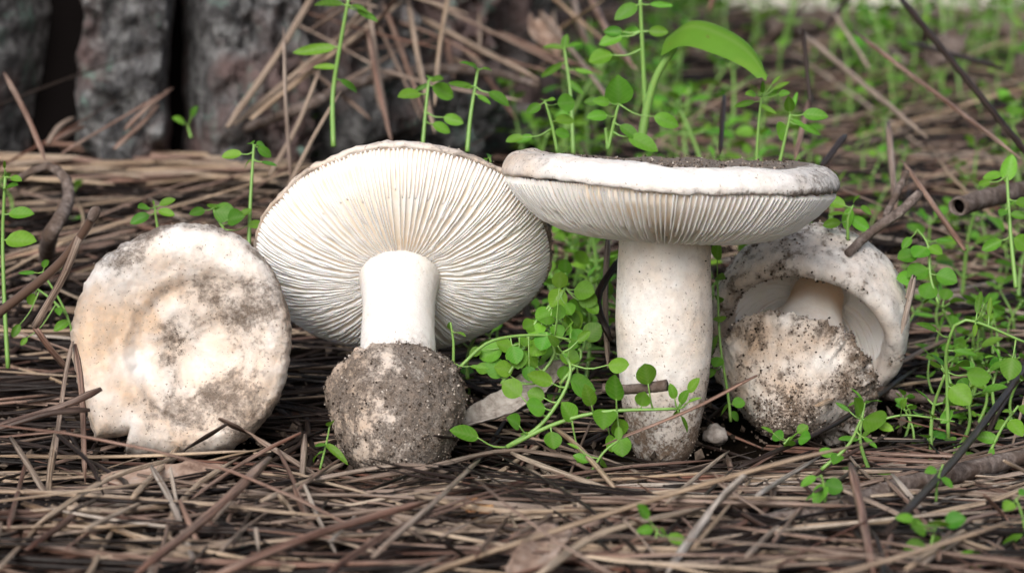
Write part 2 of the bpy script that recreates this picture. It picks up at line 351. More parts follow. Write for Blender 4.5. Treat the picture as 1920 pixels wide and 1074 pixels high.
def make_gills(cap, n, R, r0, zl, zu, rad=lambda th: 1.0, thick=0.00092, seed=1, nr=16):
    rg = np.random.default_rng(seed); variants = []
    for k in range(12):
        lamel = (k % 4 == 3); short = (k % 4 == 1 and k > 3)
        ra = r0 if not (lamel or short) else (R * rg.uniform(0.62, 0.82) if lamel else R * rg.uniform(0.42, 0.6))
        rs = np.linspace(ra, R * 0.985, nr); ph = rg.uniform(0, 6.28, 3); am = rg.uniform(0.4, 1.0) * 0.00007
        Vv = []; side = []
        for r in rs:
            lo, hi = zl(r), zu(r); e = 1.0
            if ra > r0: e = min(1.0, ((r - ra) / (R * 0.10)) ** 0.7 + 0.02)
            lo = hi + (lo - hi) * e + 0.00016 * math.sin(r * 700 + ph[2]) * e
            wv = am * math.sin(r * 230 + ph[0]) + am * 0.5 * math.sin(r * 520 + ph[1])
            tk = thick * (0.12 + 0.88 * r / R)
            for q, zz in ((0, hi + 0.0012), (0.55, hi + (lo - hi) * 0.55), (0.9, hi + (lo - hi) * 0.92), (1.0, lo)):
                Vv.append((r, wv * q, zz, tk * (1.0 - 0.45 * q)))
        m4 = 4; Vt = []; Fg = []
        for (r, y, z, tk) in Vv: Vt.append((r, y + tk / 2, z))
        for (r, y, z, tk) in Vv: Vt.append((r, y - tk / 2, z))
        o2 = len(Vv)
        for i in range(nr - 1):
            for q in range(m4 - 1):
                a = i * m4 + q
                Fg.append((a, a + 1, a + 1 + m4, a + m4)); Fg.append((o2 + a, o2 + a + m4, o2 + a + 1 + m4, o2 + a + 1))
            a = i * m4 + 3; Fg.append((a, o2 + a, o2 + a + m4, a + m4))
        for q in range(m4 - 1): Fg.append((q, o2 + q, o2 + q + 1, q + 1))
        variants.append((lamel or short, mesh('gill', Vt, Fg, M['gill'])))
    full = [v for s, v in variants if not s]; shorts = [v for s, v in variants if s]
    for i in range(n):
        th = 2 * math.pi * (i + rg.uniform(-0.22, 0.22)) / n
        me = full[rg.integers(len(full))] if i % 2 == 0 else (shorts[rg.integers(len(shorts))] if rg.random() < 0.75 else full[rg.integers(len(full))])
        o = obj('gill', me, cap); q = rad(th)
        o.rotation_euler = (rg.normal(0, 0.02), 0, th); o.scale = (q, 1, 1)
def rad1(th, r): return 1.0
def thing(name, label, cat, group=None, loc=(0, 0, 0)):
    o = bpy.data.objects.new(name, None); COL.objects.link(o); o.location = loc; o.empty_display_size = 0.01
    o['label'] = label; o['category'] = cat
    if group: o['group'] = group
    return o
GRP = 'the four mushrooms'
# shared gill-underside shape (distance below the rim plane as a function of r/R)
def zl_of(R, depth):
    xs_ = np.array([0.28, 0.36, 0.48, 0.64, 0.77, 0.87, 0.95, 1.0]); zs_ = -depth * np.array([0.92, 1.0, 0.99, 0.90, 0.73, 0.50, 0.25, 0.04])
    return lambda r: float(np.interp(r / R, xs_, zs_))
def zu_of(R, d, zl): return lambda r: min(-0.0003, zl(r) + d * (0.35 + 0.65 * math.sin(math.pi * min(1, max(0, (1 - r / R) * 1.3)))))

# --- upright mushroom
B3 = at(1243, 842, 0.008)
m3 = thing('mushroom', 'tall upright mushroom with a flat white cap and a thick bare white stem', 'mushroom', GRP, B3)
def st_disp(sd, am):
    def f(p, v, th):
        n_ = fbm(Vector((p.x * 90, p.y * 90, p.z * 55 + sd)), 4); q = 1 + am * n_
        return Vector((p.x * q, p.y * q, p.z))
    return f
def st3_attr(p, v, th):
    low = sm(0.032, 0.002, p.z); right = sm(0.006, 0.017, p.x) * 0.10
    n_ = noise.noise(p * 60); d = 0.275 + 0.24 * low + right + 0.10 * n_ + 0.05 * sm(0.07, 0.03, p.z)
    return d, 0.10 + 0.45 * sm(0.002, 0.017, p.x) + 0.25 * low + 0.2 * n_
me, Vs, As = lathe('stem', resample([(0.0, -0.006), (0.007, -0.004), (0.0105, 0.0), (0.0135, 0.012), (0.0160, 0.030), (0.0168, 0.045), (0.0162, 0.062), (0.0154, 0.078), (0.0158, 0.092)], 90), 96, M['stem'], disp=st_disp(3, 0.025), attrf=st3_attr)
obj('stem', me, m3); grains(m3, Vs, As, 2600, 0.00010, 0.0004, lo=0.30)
R3 = 0.0572
def rad3(th): return 1 + 0.012 * math.sin(2 * th + 0.6) + 0.010 * math.sin(3 * th + 2) + 0.006 * math.sin(7 * th + 1)
prof3 = resample([(0.0, 0.0045), (0.3 * R3, 0.005), (0.55 * R3, 0.0062), (0.75 * R3, 0.0072), (0.86 * R3, 0.0078), (0.935 * R3, 0.0068), (0.982 * R3, 0.0047), (1.004 * R3, 0.0020), (0.998 * R3, 0.0000), (0.975 * R3, -0.0004), (0.94 * R3, -0.0002)], 110)
def cap3_disp(p, v, th):
    n_ = fbm(p * 55, 4); r = p.xy.length / R3
    p = p.copy(); p.z += 0.0009 * n_ * sm(1.05, 0.8, r) + (0.0010 * math.sin(th * 2 + 1) + 0.0003 * math.sin(th * 5 + 0.4) + 0.0001 * math.sin(th * 9)) * r + 0.0005 * fbm(p * 190, 3)
    if r > 0.9:
        k = 0.0003 * fbm(Vector((math.cos(th) * 14, math.sin(th) * 14, 3.3 + v * 3)), 4); p.x += math.cos(th) * k; p.y += math.sin(th) * k; p.z += 0.0003 * fbm(Vector((math.cos(th) * 20, math.sin(th) * 20, 1.3)), 3)
    return p
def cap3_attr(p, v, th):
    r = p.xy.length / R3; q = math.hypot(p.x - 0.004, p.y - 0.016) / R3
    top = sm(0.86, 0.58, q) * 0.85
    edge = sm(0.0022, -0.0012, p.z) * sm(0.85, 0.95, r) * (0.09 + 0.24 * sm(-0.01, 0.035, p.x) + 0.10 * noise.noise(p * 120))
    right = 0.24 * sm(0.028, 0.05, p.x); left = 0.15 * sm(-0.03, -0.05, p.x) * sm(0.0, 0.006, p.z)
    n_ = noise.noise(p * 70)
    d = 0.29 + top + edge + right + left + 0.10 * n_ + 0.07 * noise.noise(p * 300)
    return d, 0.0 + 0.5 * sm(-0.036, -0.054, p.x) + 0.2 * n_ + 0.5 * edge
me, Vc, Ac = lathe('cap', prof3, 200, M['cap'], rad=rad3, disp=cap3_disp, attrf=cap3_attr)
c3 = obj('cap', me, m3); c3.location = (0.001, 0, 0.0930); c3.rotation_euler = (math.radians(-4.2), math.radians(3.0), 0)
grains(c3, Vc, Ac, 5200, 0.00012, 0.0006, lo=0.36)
zl3 = zl_of(R3, 0.0195); zu3 = zu_of(R3, 0.0030, zl3)
uprof = resample([(0.965 * R3, -0.0003)] + [(f * R3, zu3(f * R3)) for f in (0.93, 0.88, 0.8, 0.7, 0.6, 0.5, 0.4, 0.3, 0.2)], 40)
obj('cap_underside', lathe('cap_underside', uprof, 96, M['under'], rad=rad3)[0], c3)
make_gills(c3, 176, R3, 0.0150, zl3, zu3, rad3, seed=3)

# --- leaning mushroom, gills open
T2 = at(742, 874, -0.030)
m2 = thing('mushroom', 'leaning mushroom showing its open fan of white gills above a dark sandy bulb', 'mushroom', GRP)
orient(m2, T2, axis_up(748, 640, 47, 1.0), (1, 0, 0))
L2 = 0.1010
def st2_attr(p, v, th):
    low = sm(0.056, 0.038, p.z); n_ = noise.noise(p * 60)
    return 0.22 + 0.30 * low + 0.12 * n_, -0.1 + 0.15 * n_
me, Vs, As = lathe('stem', resample([(0.0115, 0.014), (0.0135, 0.030), (0.0138, 0.042), (0.0130, 0.056), (0.0127, 0.070), (0.0136, 0.082), (0.0150, 0.090)], 70), 96, M['stem'], disp=st_disp(9, 0.02), attrf=st2_attr)
obj('stem', me, m2); grains(m2, Vs, As, 500, 0.00012, 0.0005, lo=0.4)
def vol2_disp(p, v, th):
    n_ = fbm(p * 75 + Vector((4, 1, 0)), 4); n2_ = fbm(p * 300, 3); q = 1 + 0.055 * n_ + 0.04 * n2_ + 0.02 * math.sin(th * 2 + 0.5) * sm(0, 0.02, p.z)
    return Vector((p.x * q, p.y * q, p.z + 0.0022 * noise.noise(Vector((math.cos(th) * 4, math.sin(th) * 4, 7))) * sm(0.02, 0.036, p.z)))
def vol2_attr(p, v, th):
    n_ = fbm(p * 85 + Vector((1, 5, 0)), 3)
    return 0.54 + 0.12 * n_ + 0.10 * noise.noise(p * 230) + 0.13 * sm(-0.005, 0.015, p.x), 0.35 + 0.4 * sm(0.01, -0.018, p.x)
me, Vv, Av = lathe('volva', resample([(0.0, -0.004), (0.0070, -0.003), (0.0118, 0.0004), (0.0168, 0.007), (0.0208, 0.016), (0.0228, 0.0245), (0.0228, 0.0325), (0.0204, 0.0382), (0.0160, 0.0392), (0.0135, 0.0372)], 100), 150, M['volva'], disp=vol2_disp, attrf=vol2_attr)
v2 = obj('volva', me, m2); grains(v2, Vv, Av, 9000, 0.00014, 0.00062, lo=0.3)
R2 = 0.0530
def rad2(th): return 1 + 0.018 * math.sin(2 * th + 2.4) + 0.012 * math.sin(3 * th + 0.4) + 0.006 * math.sin(6 * th)
prof2 = resample([(0.0, 0.016), (0.3 * R2, 0.0155), (0.6 * R2, 0.013), (0.82 * R2, 0.0085), (0.95 * R2, 0.0035), (1.0 * R2, 0.0002), (0.992 * R2, -0.0012), (0.97 * R2, -0.0010), (0.93 * R2, 0.0)], 90)
def cap2_disp(p, v, th):
    r = p.xy.length / R2; p = p.copy(); p.z += 0.001 * fbm(p * 60, 4)
    if r > 0.9:
        k = 0.0008 * fbm(Vector((math.cos(th) * 16, math.sin(th) * 16, 1.3 + v * 6)), 4); p.x += math.cos(th) * k; p.y += math.sin(th) * k
    return p
def cap2_attr(p, v, th):
    n_ = noise.noise(p * 70); return 0.44 + 0.16 * n_ + 0.12 * sm(0, 0.05, p.x), 0.35 + 0.35 * abs(math.cos(th)) + 0.2 * n_
me, Vc, Ac = lathe('cap', prof2, 180, M['cap'], rad=rad2, disp=cap2_disp, attrf=cap2_attr)
c2 = obj('cap', me, m2); c2.location = (0.001, 0, L2); grains(c2, Vc, Ac, 1600, 0.00012, 0.0005, lo=0.4)
zl2 = zl_of(R2, 0.0150); zu2 = zu_of(R2, 0.0011, zl2)
obj('cap_underside', lathe('cap_underside', resample([(0.965 * R2, -0.0003)] + [(f * R2, zu2(f * R2)) for f in (0.93, 0.88, 0.8, 0.7, 0.6, 0.5, 0.4, 0.3, 0.2)], 40), 96, M['under'], rad=rad2)[0], c2)
make_gills(c2, 200, R2, 0.0135, zl2, zu2, rad2, seed=5)

# --- fallen cap, top facing out
OUT1 = [(548, 640), (540, 700), (500, 790), (430, 848), (345, 860), (266, 858), (234, 854), (241, 818), (204, 822), (178, 824), (164, 770), (142, 700), (132, 620), (150, 545), (178, 490), (240, 448), (330, 414), (430, 428), (500, 484), (536, 560)]
C1 = (340, 638); Y1 = 0.012
pol = sorted((math.atan2(-(y - C1[1]), x - C1[0]), math.hypot(x - C1[0], y - C1[1])) for x, y in OUT1)
pa = np.array([p[0] for p in pol]); pr = np.array([p[1] for p in pol])
pa = np.concatenate([pa - 2 * math.pi, pa, pa + 2 * math.pi]); pr = np.tile(pr, 3)
R1 = 0.0402; U1 = R1 / 220.0
psm = [np.mean([np.interp((a + k * 0.05 + math.pi) % (2 * math.pi) - math.pi, pa, pr) for k in range(-9, 10)]) for a in pa]
def rad1(th, r):
    th = (th + math.pi) % (2 * math.pi) - math.pi; k = sm(0.74, 0.97, r / R1)
    return float((1 - k) * np.interp(th, pa, psm) + k * np.interp(th, pa, pr)) / 220.0
P1 = at(*C1, Y1)
m1 = thing('mushroom', 'fallen mushroom with its broad soil-stained hollow cap top turned outward and a broken notch', 'mushroom', GRP)
tc1 = tc_at(*C1)
orient(m1, P1, (tc1 + Vector((-0.06, 0, 0.05))).normalized(), (1, 0, 0))
prof1 = resample([(0.0, 0.0035), (0.2 * R1, 0.0035), (0.4 * R1, 0.0042), (0.58 * R1, 0.0060), (0.74 * R1, 0.0085), (0.86 * R1, 0.0080), (0.945 * R1, 0.0050), (0.99 * R1, 0.0002), (1.0 * R1, -0.0040), (0.975 * R1, -0.0068), (0.93 * R1, -0.0055), (0.7 * R1, -0.003), (0.4 * R1, -0.0045), (0.0, -0.006)], 170)
def cap1_disp(p, v, th):
    p = p.copy(); r = p.xy.length / R1
    if v < 0.62:
        q = math.hypot(p.x - 0.0095, p.y + 0.004) / U1 + 9 * fbm(p * 70, 3)       # sunken centre, ring edge
        p.z -= 0.0026 * sm(164, 132, q) + 0.0040 * sm(110, 20, q)
        p.z += 0.0007 * fbm(p * 60, 4) * sm(1, .85, r) + 0.00016 * fbm(p * 300, 3)
        p.z += 0.0014 * math.exp(-((q - 62) / 22) ** 2) * noise.noise(p * 90)
    if r > 0.88:
        k = 0.0006 * fbm(Vector((math.cos(th) * 12, math.sin(th) * 12, 5.3 + v * 5)), 4); p.x += math.cos(th) * k; p.y += math.sin(th) * k
    return p
def cap1_attr(p, v, th):
    r = p.xy.length / R1; x = p.x / U1; y = p.y / U1; n_ = fbm(p * 62 + Vector((2, 7, 0)), 3); n2_ = noise.noise(p * 160)
    q = math.hypot(x - 52, y + 22) + 55 * fbm(p * 48 + Vector((3, 1, 6)), 4)
    d = 0.262 + 0.15 * sm(185, 110, q) + 0.09 * sm(40, 150, x) * (0.6 + noise.noise(p * 90)) + 0.06 * sm(-60, -150, y)
    def blob(bx, by, s, k): return k * math.exp(-(((x - bx) / s) ** 2 + ((y - by) / s) ** 2))
    d += blob(105, 48, 26, .13) + blob(60, 80, 40, .05) + blob(140, 45, 40, .08) + blob(105, -85, 34, .13) + blob(60, -105, 24, .12) + blob(12, -135, 22, .10)
    d += blob(-26, -35, 24, .14) + blob(-16, 15, 26, .10) + blob(150, 105, 40, .2) + blob(185, 70, 36, .18) + blob(165, -130, 60, .10)
    d += 0.24 * sm(0.90, 1.0, r) * (0.5 + 0.5 * math.sin(th * 1.0 + 0.2)) + 0.06 * sm(-0.2, 1, r * math.sin(-th))
    d += blob(-100, 165, 40, .3) + blob(-130, 140, 26, .25) + blob(-55, 205, 35, .25)
    d += 0.16 * n_ + 0.07 * n2_
    d -= blob(60, -10, 26, .2) + blob(15, -60, 26, .26) + blob(150, 130, 20, .1)
    tan = 0.42 + 0.35 * sm(-40, -150, x) * sm(150, 60, abs(y + 30)) + 0.35 * blob(130, -120, 90, 1) + 0.3 * math.exp(-((q - 150) / 14) ** 2) * sm(60, -60, x) + 0.35 * n_ - 0.25 * sm(60, 190, y)
    return d, tan
me, Vc, Ac = lathe('cap', prof1, 330, M['cap'], rad=rad1, disp=cap1_disp, attrf=cap1_attr)
c1 = obj('cap', me, m1); grains(c1, Vc[:330 * 110], Ac[:330 * 110], 2200, 0.00008, 0.00028, lo=0.30)
me, _, _ = lathe('stem', resample([(0.012, -0.003), (0.011, -0.012), (0.011, -0.035), (0.0125, -0.055), (0.0165, -0.066), (0.012, -0.080), (0.0, -0.084)], 50), 48, M['stem'], disp=lambda p, v, th: Vector((p.x, p.y - 0.028 * (min(0, p.z + 0.004) / 0.08) ** 2 * 1.0, p.z)), attrf=lambda p, v, th: (0.35 + 0.4 * sm(-0.05, -0.07, p.z), 0.2))
obj('stem', me, m1)

# --- button mushroom in its cup
Y4 = 0.026
T4 = at(1466, 802, Y4)
m4 = thing('mushroom', 'squat young mushroom with a rounded speckled cap opening over a ragged crusty cup', 'mushroom', GRP)
orient(m4, T4, axis_up(1500, 690, 44, 15), (1, 0, 0))
R4 = 0.0364; Z4 = 0.0570
def arc(a0, a1, n, R, sq=1.0): return [(R * math.sin(a), R * math.cos(a) * sq) for a in np.linspace(math.radians(a0), math.radians(a1), n)]
prof4 = arc(0, 96, 60, R4) + resample([(R4 * math.sin(math.radians(98)), R4 * math.cos(math.radians(98))), (0.965 * R4, -0.24 * R4), (0.89 * R4, -0.29 * R4), (0.81 * R4, -0.25 * R4), (0.77 * R4, -0.13 * R4), (0.735 * R4, 0.02 * R4), (0.63 * R4, 0.24 * R4), (0.48 * R4, 0.40 * R4), (0.30 * R4, 0.46 * R4), (0.0, 0.46 * R4)], 60)
def cap4_disp(p, v, th):
    q = p.normalized(); outer = sm(0.66, 0.55, v)
    k = 0.0008 * fbm(p * 45 + Vector((3, 3, 3)), 4) + 0.0004 * fbm(p * 210, 3)
    e = 0.0010 * fbm(Vector((math.cos(th) * 9, math.sin(th) * 9, 4)), 4) * math.exp(-((v - 0.68) / 0.06) ** 2)
    return p + q * k * outer + Vector((math.cos(th), math.sin(th), -0.6)) * e
def cap4_attr(p, v, th):
    n_ = fbm(p * 70, 3); outer = sm(0.70, 0.60, v)
    d = 0.13 * (1 - outer) + outer * (0.41 + 0.08 * n_ + 0.16 * noise.noise(p * 300) + 0.08 * noise.noise(p * 140) + 0.07 * sm(0.01, -0.02, p.x) + 0.03 * sm(0.0, 0.03, p.z) - 0.05 * sm(0.012, 0.028, p.x))
    return d, outer * (0.12 + 0.35 * sm(0.005, -0.025, p.x)) + (1 - outer) * 0.05
me, Vc, Ac = lathe('cap', prof4, 170, M['button'], disp=cap4_disp, attrf=cap4_attr)
c4 = obj('cap', me, m4); c4.location = (0, 0, Z4); grains(c4, Vc[:170 * 78], Ac[:170 * 78], 6000, 0.00014, 0.00075, lo=0.36)
zi = lambda r: float(np.interp(r / R4, [0.30, 0.48, 0.63, 0.735, 0.77], [0.46 * R4, 0.40 * R4, 0.24 * R4, 0.02 * R4, -0.12 * R4]))
make_gills(c4, 150, R4 * 0.77, 0.30 * R4, lambda r: zi(r) - 0.0010, lambda r: zi(r) + 0.0004, thick=0.00060, seed=8, nr=10)
me, Vs, As = lathe('stem', resample([(0.015, 0.016), (0.0165, 0.028), (0.0150, 0.040), (0.0128, 0.054), (0.0105, 0.0645), (0.0098, 0.0725)], 50), 80, M['stem'], disp=st_disp(21, 0.02), attrf=lambda p, v, th: (0.2, 0.15 + 0.75 * sm(0.052, 0.068, p.z)))
obj('stem', me, m4)
def vol4_disp(p, v, th):
    q = 1.06 + 0.06 * fbm(p * 62 + Vector((8, 2, 1)), 4) + 0.022 * fbm(p * 280, 3)
    top = math.exp(-((v - 0.68) / 0.13) ** 2)
    zz = p.z + top * (0.0038 * fbm(Vector((math.cos(th) * 5.5, math.sin(th) * 5.5, 2)), 4) + 0.0016 * fbm(Vector((math.cos(th) * 26, math.sin(th) * 26, 9)), 3)) + 0.003 * top * math.cos(th - 3.4)
    g = math.exp(-((th - 5.05) / 0.05) ** 2) * 0.03 * sm(0.008, 0.02, p.z)
    return Vector((p.x * (q - g), p.y * (q - g), zz))
def vol4_attr(p, v, th):
    n_ = fbm(p * 75 + Vector((5, 0, 2)), 3)
    return 0.395 + 0.08 * n_ + 0.14 * noise.noise(p * 300) + 0.06 * noise.noise(p * 120) + 0.14 * sm(0.012, 0.0, p.z) + 0.10 * sm(0.006, 0.022, p.x) + 0.1 * sm(0.6, 0.68, v) * sm(0.9, 0.7, v), 0.35 + 0.5 * n_ + 0.25 * sm(0.0, -0.02, p.x)
me, Vv, Av = lathe('volva', resample([(0.0, -0.002), (0.0042, -0.0010), (0.0082, 0.003), (0.0138, 0.0095), (0.0200, 0.0165), (0.0258, 0.0225), (0.0284, 0.0265), (0.0268, 0.0280), (0.0245, 0.0255), (0.0205, 0.020), (0.0165, 0.018)], 110), 170, M['cup'], disp=vol4_disp, attrf=vol4_attr)
v4 = obj('volva', me, m4); grains(v4, Vv[:170 * 84], Av[:170 * 84], 9000, 0.00013, 0.00065, lo=0.3)
bpy.context.view_layer.update()

# ------------------------------------------------------------------ keep-out volumes (mushrooms) for the litter
KEEP = []
def capsule(o, z0, z1, r, n=6):
    for i in range(n): KEEP.append((o.matrix_world @ Vector((0, 0, z0 + (z1 - z0) * i / (n - 1))), r))
capsule(m3, 0, 0.09, 0.0165); capsule(m2, 0.008, 0.03, 0.021); capsule(m2, 0.04, 0.085, 0.014); capsule(m4, 0.012, 0.03, 0.024); KEEP.append((m4.matrix_world @ Vector((0, 0, Z4)), R4))
for a in range(0, 360, 20):
    for f in (0.25, 0.6, 0.9): KEEP.append((m1.matrix_world @ Vector((R1 * f * math.cos(math.radians(a)), R1 * f * math.sin(math.radians(a)), 0.0)), 0.0085))
    for f in (0.5, 0.85):
        KEEP.append((m2.matrix_world @ Vector((R2 * f * math.cos(math.radians(a)), R2 * f * math.sin(math.radians(a)), L2)), 0.009))
KP = np.array([list(k[0]) for k in KEEP]); KR = np.array([k[1] for k in KEEP])
TRC = (-0.2, 0.62); TRR = 0.205
def clear(P, pad=0.0):
    P = np.asarray(P)
    if (np.linalg.norm(P[:, None] - KP[None], axis=2) < KR + pad).any(): return False
    return not (np.hypot(P[:, 0] - TRC[0], P[:, 1] - TRC[1]) < TRR + 0.025).any()

# ------------------------------------------------------------------ needle litter
GX0, GY0, GS = -0.75, -0.32, 0.004
GNX, GNY = int(1.5 / GS), int(1.75 / GS)
G = np.array([[terrain(GX0 + i * GS, GY0 + j * GS) for i in range(GNX)] for j in range(GNY)])
G0 = G.copy()
def gij(x, y): return min(GNY - 1, max(0, int((y - GY0) / GS))), min(GNX - 1, max(0, int((x - GX0) / GS)))
def top(x, y): return G[gij(x, y)]
def onlit(x, y, lift=0.0):
    d = ray(x, y); t_ = 0.55
    while t_ < 4:
        p = CAM + d * t_
        if p.z < (top(p.x, p.y) if p.y < 1.35 else terrain(p.x, p.y)) + lift: break
        t_ += 0.002
    return p
def proj(p):
    q = Vector(p) - CAM; d = q.dot(FWD)
    return 960 + F * q.dot(RIGHT) / d, 537 - F * q.dot(UP) / d, d
NEEDLES = []      # (pts, width, rnd, depth)
def lay(x, y, yaw, ln, wd, rnd_, tilt=0.0, thick=1.0, k=7, maxh=0.017):
    u = np.linspace(-0.5, 0.5, k); c_, s_ = math.cos(yaw), math.sin(yaw); bend = rng.normal(0, 0.07) * ln
    px = x + u * ln * c_ - s_ * bend * (4 * u * u - 0.3); py = y + u * ln * s_ + c_ * bend * (4 * u * u - 0.3)
    hz = np.array([top(a, b_) for a, b_ in zip(px, py)])
    A = np.stack([np.ones(k), u], 1); co_, *_ = np.linalg.lstsq(A, hz, rcond=None)
    line = A @ co_; line += np.quantile(hz - line, 0.8) * 0.8
    z = 0.75 * line + 0.25 * hz + wd * 0.25 + tilt * (u + 0.5) * ln + (rng.uniform(-0.004, 0.007 if y < -0.09 else 0.003 if not -0.055 < y < 0.07 else 0.0) if y < 0.3 else 0)
    P = np.stack([px, py, z], 1)
    if not clear(P, 0.001): return None
    for a, b_, zz in zip(px, py, z):
        i, j = gij(a, b_)
        if -0.06 < b_ < 0.07: mh = 0.003
        elif -0.10 < b_ <= -0.06: mh = 0.008
        else: mh = maxh
        G[i, j] = min(max(G[i, j], min(zz + wd * 0.4, G[i, j] + wd * 0.8)), G0[i, j] + mh)
    return P
def cap_rnd(): return float(np.clip(rng.choice([rng.uniform(0.03, 0.2), rng.uniform(0.2, 0.5), rng.uniform(0.4, 0.75), rng.uniform(0.7, 1.0)], p=[.22, .24, .30, .24]), 0, 1))
def scatter(n, y0, y1, lmin, lmax, wmin, wmax, yawf, tiltp, seg, rotted_shade=False):
    for _ in range(n):
        y = rng.uniform(y0, y1); d = 0.9 + y; hw = 0.205 * d + 0.05
        x = rng.uniform(-hw, hw)
        if not rotted_shade and -0.02 < y < 0.26 and rng.random() < (0.72 if y < 0.14 else 0.4): continue
        ln = rng.uniform(lmin, lmax); wd = rng.uniform(wmin, wmax)
        tl = rng.uniform(0.08, 0.4 if y0 > 0 else 0.2) if rng.random() < tiltp else rng.normal(0, 0.02)
        r = rng.uniform(0.0, 0.13) if rotted_shade else cap_rnd(); P = lay(x, y, yawf(), ln, wd, r, tilt=max(tl, -0.03), k=seg)  # decayed lower needles, made near black as shade in the litter gaps
        if P is None: continue
        NEEDLES.append((P, wd, r))
        if rng.random() < 0.25 and abs(tl) < 0.1:      # the second needle of the pair
            a = rng.normal(0, 0.06); P2 = P.copy(); Q = P2[:, :2] - P2[0, :2]
            P2[:, 0] = P2[0, 0] + Q[:, 0] * math.cos(a) - Q[:, 1] * math.sin(a) + 0.0008; P2[:, 1] = P2[0, 1] + Q[:, 0] * math.sin(a) + Q[:, 1] * math.cos(a); P2[:, 2] += wd * 0.4
            if clear(P2, 0.001): NEEDLES.append((P2, wd, r))
flat = lambda: rng.normal(0.14, 0.55) if rng.random() < 0.5 else rng.uniform(0, math.pi)
rnd_yaw = lambda: rng.normal(0.1, 0.6) if rng.random() < 0.5 else rng.uniform(0, math.pi)
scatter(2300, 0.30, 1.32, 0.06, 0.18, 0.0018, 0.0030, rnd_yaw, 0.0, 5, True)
scatter(2500, 0.30, 1.32, 0.06, 0.20, 0.0014, 0.0028, rnd_yaw, 0.09, 5)
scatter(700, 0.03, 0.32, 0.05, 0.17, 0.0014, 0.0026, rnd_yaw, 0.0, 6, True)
scatter(850, 0.03, 0.32, 0.06, 0.19, 0.0011, 0.0025, rnd_yaw, 0.07, 6)
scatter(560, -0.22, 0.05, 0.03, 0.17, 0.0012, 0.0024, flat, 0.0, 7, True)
scatter(620, -0.22, 0.05, 0.03, 0.19, 0.0008, 0.0025, flat, 0.03, 7)
NB = len(NEEDLES)
scatter(230, -0.2, 0.0, 0.04, 0.15, 0.0010, 0.0026, flat, 0.0, 8)

def cname(r): return 'dark brown' if r < 0.16 else 'reddish brown' if r < 0.45 else 'greyish brown' if r < 0.73 else 'pale tan'
# hand-placed needles: points are (x, y, lift above litter) or (x, y, None, Y)
HERO = []
def pt(q): return onlit(q[0], q[1], q[2]) if len(q) == 3 else at(q[0], q[1], q[3])
def hero(pts, wpx, r, label=None, group=None):
    P = [pt(q) for q in pts]; d = np.mean([proj(p)[2] for p in P]); HERO.append((bez(P, 9), wpx * d / F, r, label, group))
G_LEAN = 'needles leaning against the pine trunk'
L_LEAN = 'long dry pine needle propped up against the pine trunk'
def lean(x0, y0, Y0, x1, y1, Y1, wpx=12, r=0.45): hero([(x0, y0, None, Y0), ((x0 + x1) / 2 + random.uniform(-6, 6), (y0 + y1) / 2 + random.uniform(-6, 6), None, (Y0 + Y1) / 2), (x1, y1, None, Y1)], wpx, r, L_LEAN, G_LEAN)
for a in [(425, 240, .33, 600, -30, .40), (440, 235, .34, 700, 20, .42), (470, 225, .33, 760, 0, .44), (545, 350, .20, 531, 52, .22), (505, 330, .24, 600, 130, .27), (520, 400, .16, 640, 170, .2),
          (690, 60, .34, 735, 270, .26), (690, 0, .36, 730, 250, .3), (765, 0, .4, 815, 250, .3), (843, -20, .38, 815, 200, .26), (780, 30, .46, 1010, 150, .34), (770, -10, .48, 1100, 150, .36),
          (740, 40, .44, 900, 110, .4), (600, 180, .36, 800, 60, .44), (560, 140, .36, 750, 30, .44), (890, -20, .5, 900, 95, .46), (1030, -20, .6, 1045, 90, .5), (1070, -30, .6, 1105, 95, .5),
          (930, 60, .5, 1130, 140, .38), (640, 100, .4, 960, 60, .5), (700, 130, .36, 980, 190, .3), (1010, 25, .5, 1150, 200, .3), (1100, -20, .5, 1190, 130, .34),
          (235, 245, .32, 325, 165, .34), (115, 290, .26, 322, 168, .33), (8, 138, .22, 85, 300, .16), (90, 270, .3, 140, 220, .33), (100, 265, .3, 160, 236, .34), (215, 280, .28, 300, 195, .33)]:
    lean(*a, wpx=random.choice([10, 12, 13, 14]), r=random.choice([0.3, 0.42, 0.5, 0.6, 0.7, 0.78]))
for i in range(20):
    x = random.uniform(600, 1120); y = random.uniform(-10, 170); a = math.radians(random.choice([28, 40, 55, 70, -35, -50, -60, 20, 80, 15])); ln = random.uniform(140, 300); Ym = 0.40 if x < 800 else 0.48
    lean(x - math.cos(a) * ln / 2, y - math.sin(a) * ln / 2, Ym + 0.03, x + math.cos(a) * ln / 2, min(225, y + math.sin(a) * ln / 2), Ym - 0.05, random.uniform(8, 13), random.choice([0.3, 0.36, 0.42, 0.5, 0.6, 0.7, 0.78]))
G_UP = 'needles sticking up among the seedlings'; L_UP = 'dry needle sticking up out of the litter among green seedlings'
for a in [(1675, -20, .30, 1960, 330, .12), (1600, 60, .30, 1915, 300, .14), (1500, 60, .5, 1740, 260, .35), (1505, 55, .22, 1520, 200, .2), (1520, 180, .22, 1490, 300, .16), (1358, 180, .2, 1350, 290, .14), (1585, 255, .16, 1535, 320, .12),
          (1545, 60, .6, 1600, -20, .62), (1665, 230, .25, 1680, 400, .16), (1330, 20, .5, 1345, -30, .5), (1630, 130, .5, 1560, 20, .55), (1810, 470, .1, 1690, 300, .16), (1880, 130, .4, 1700, 80, .5)]:
    hero([(a[0], a[1], None, a[2]), (a[3], a[4], None, a[5])], random.choice([10, 12, 14]), random.choice([0.12, 0.4, 0.5, 0.66]), L_UP, G_UP)
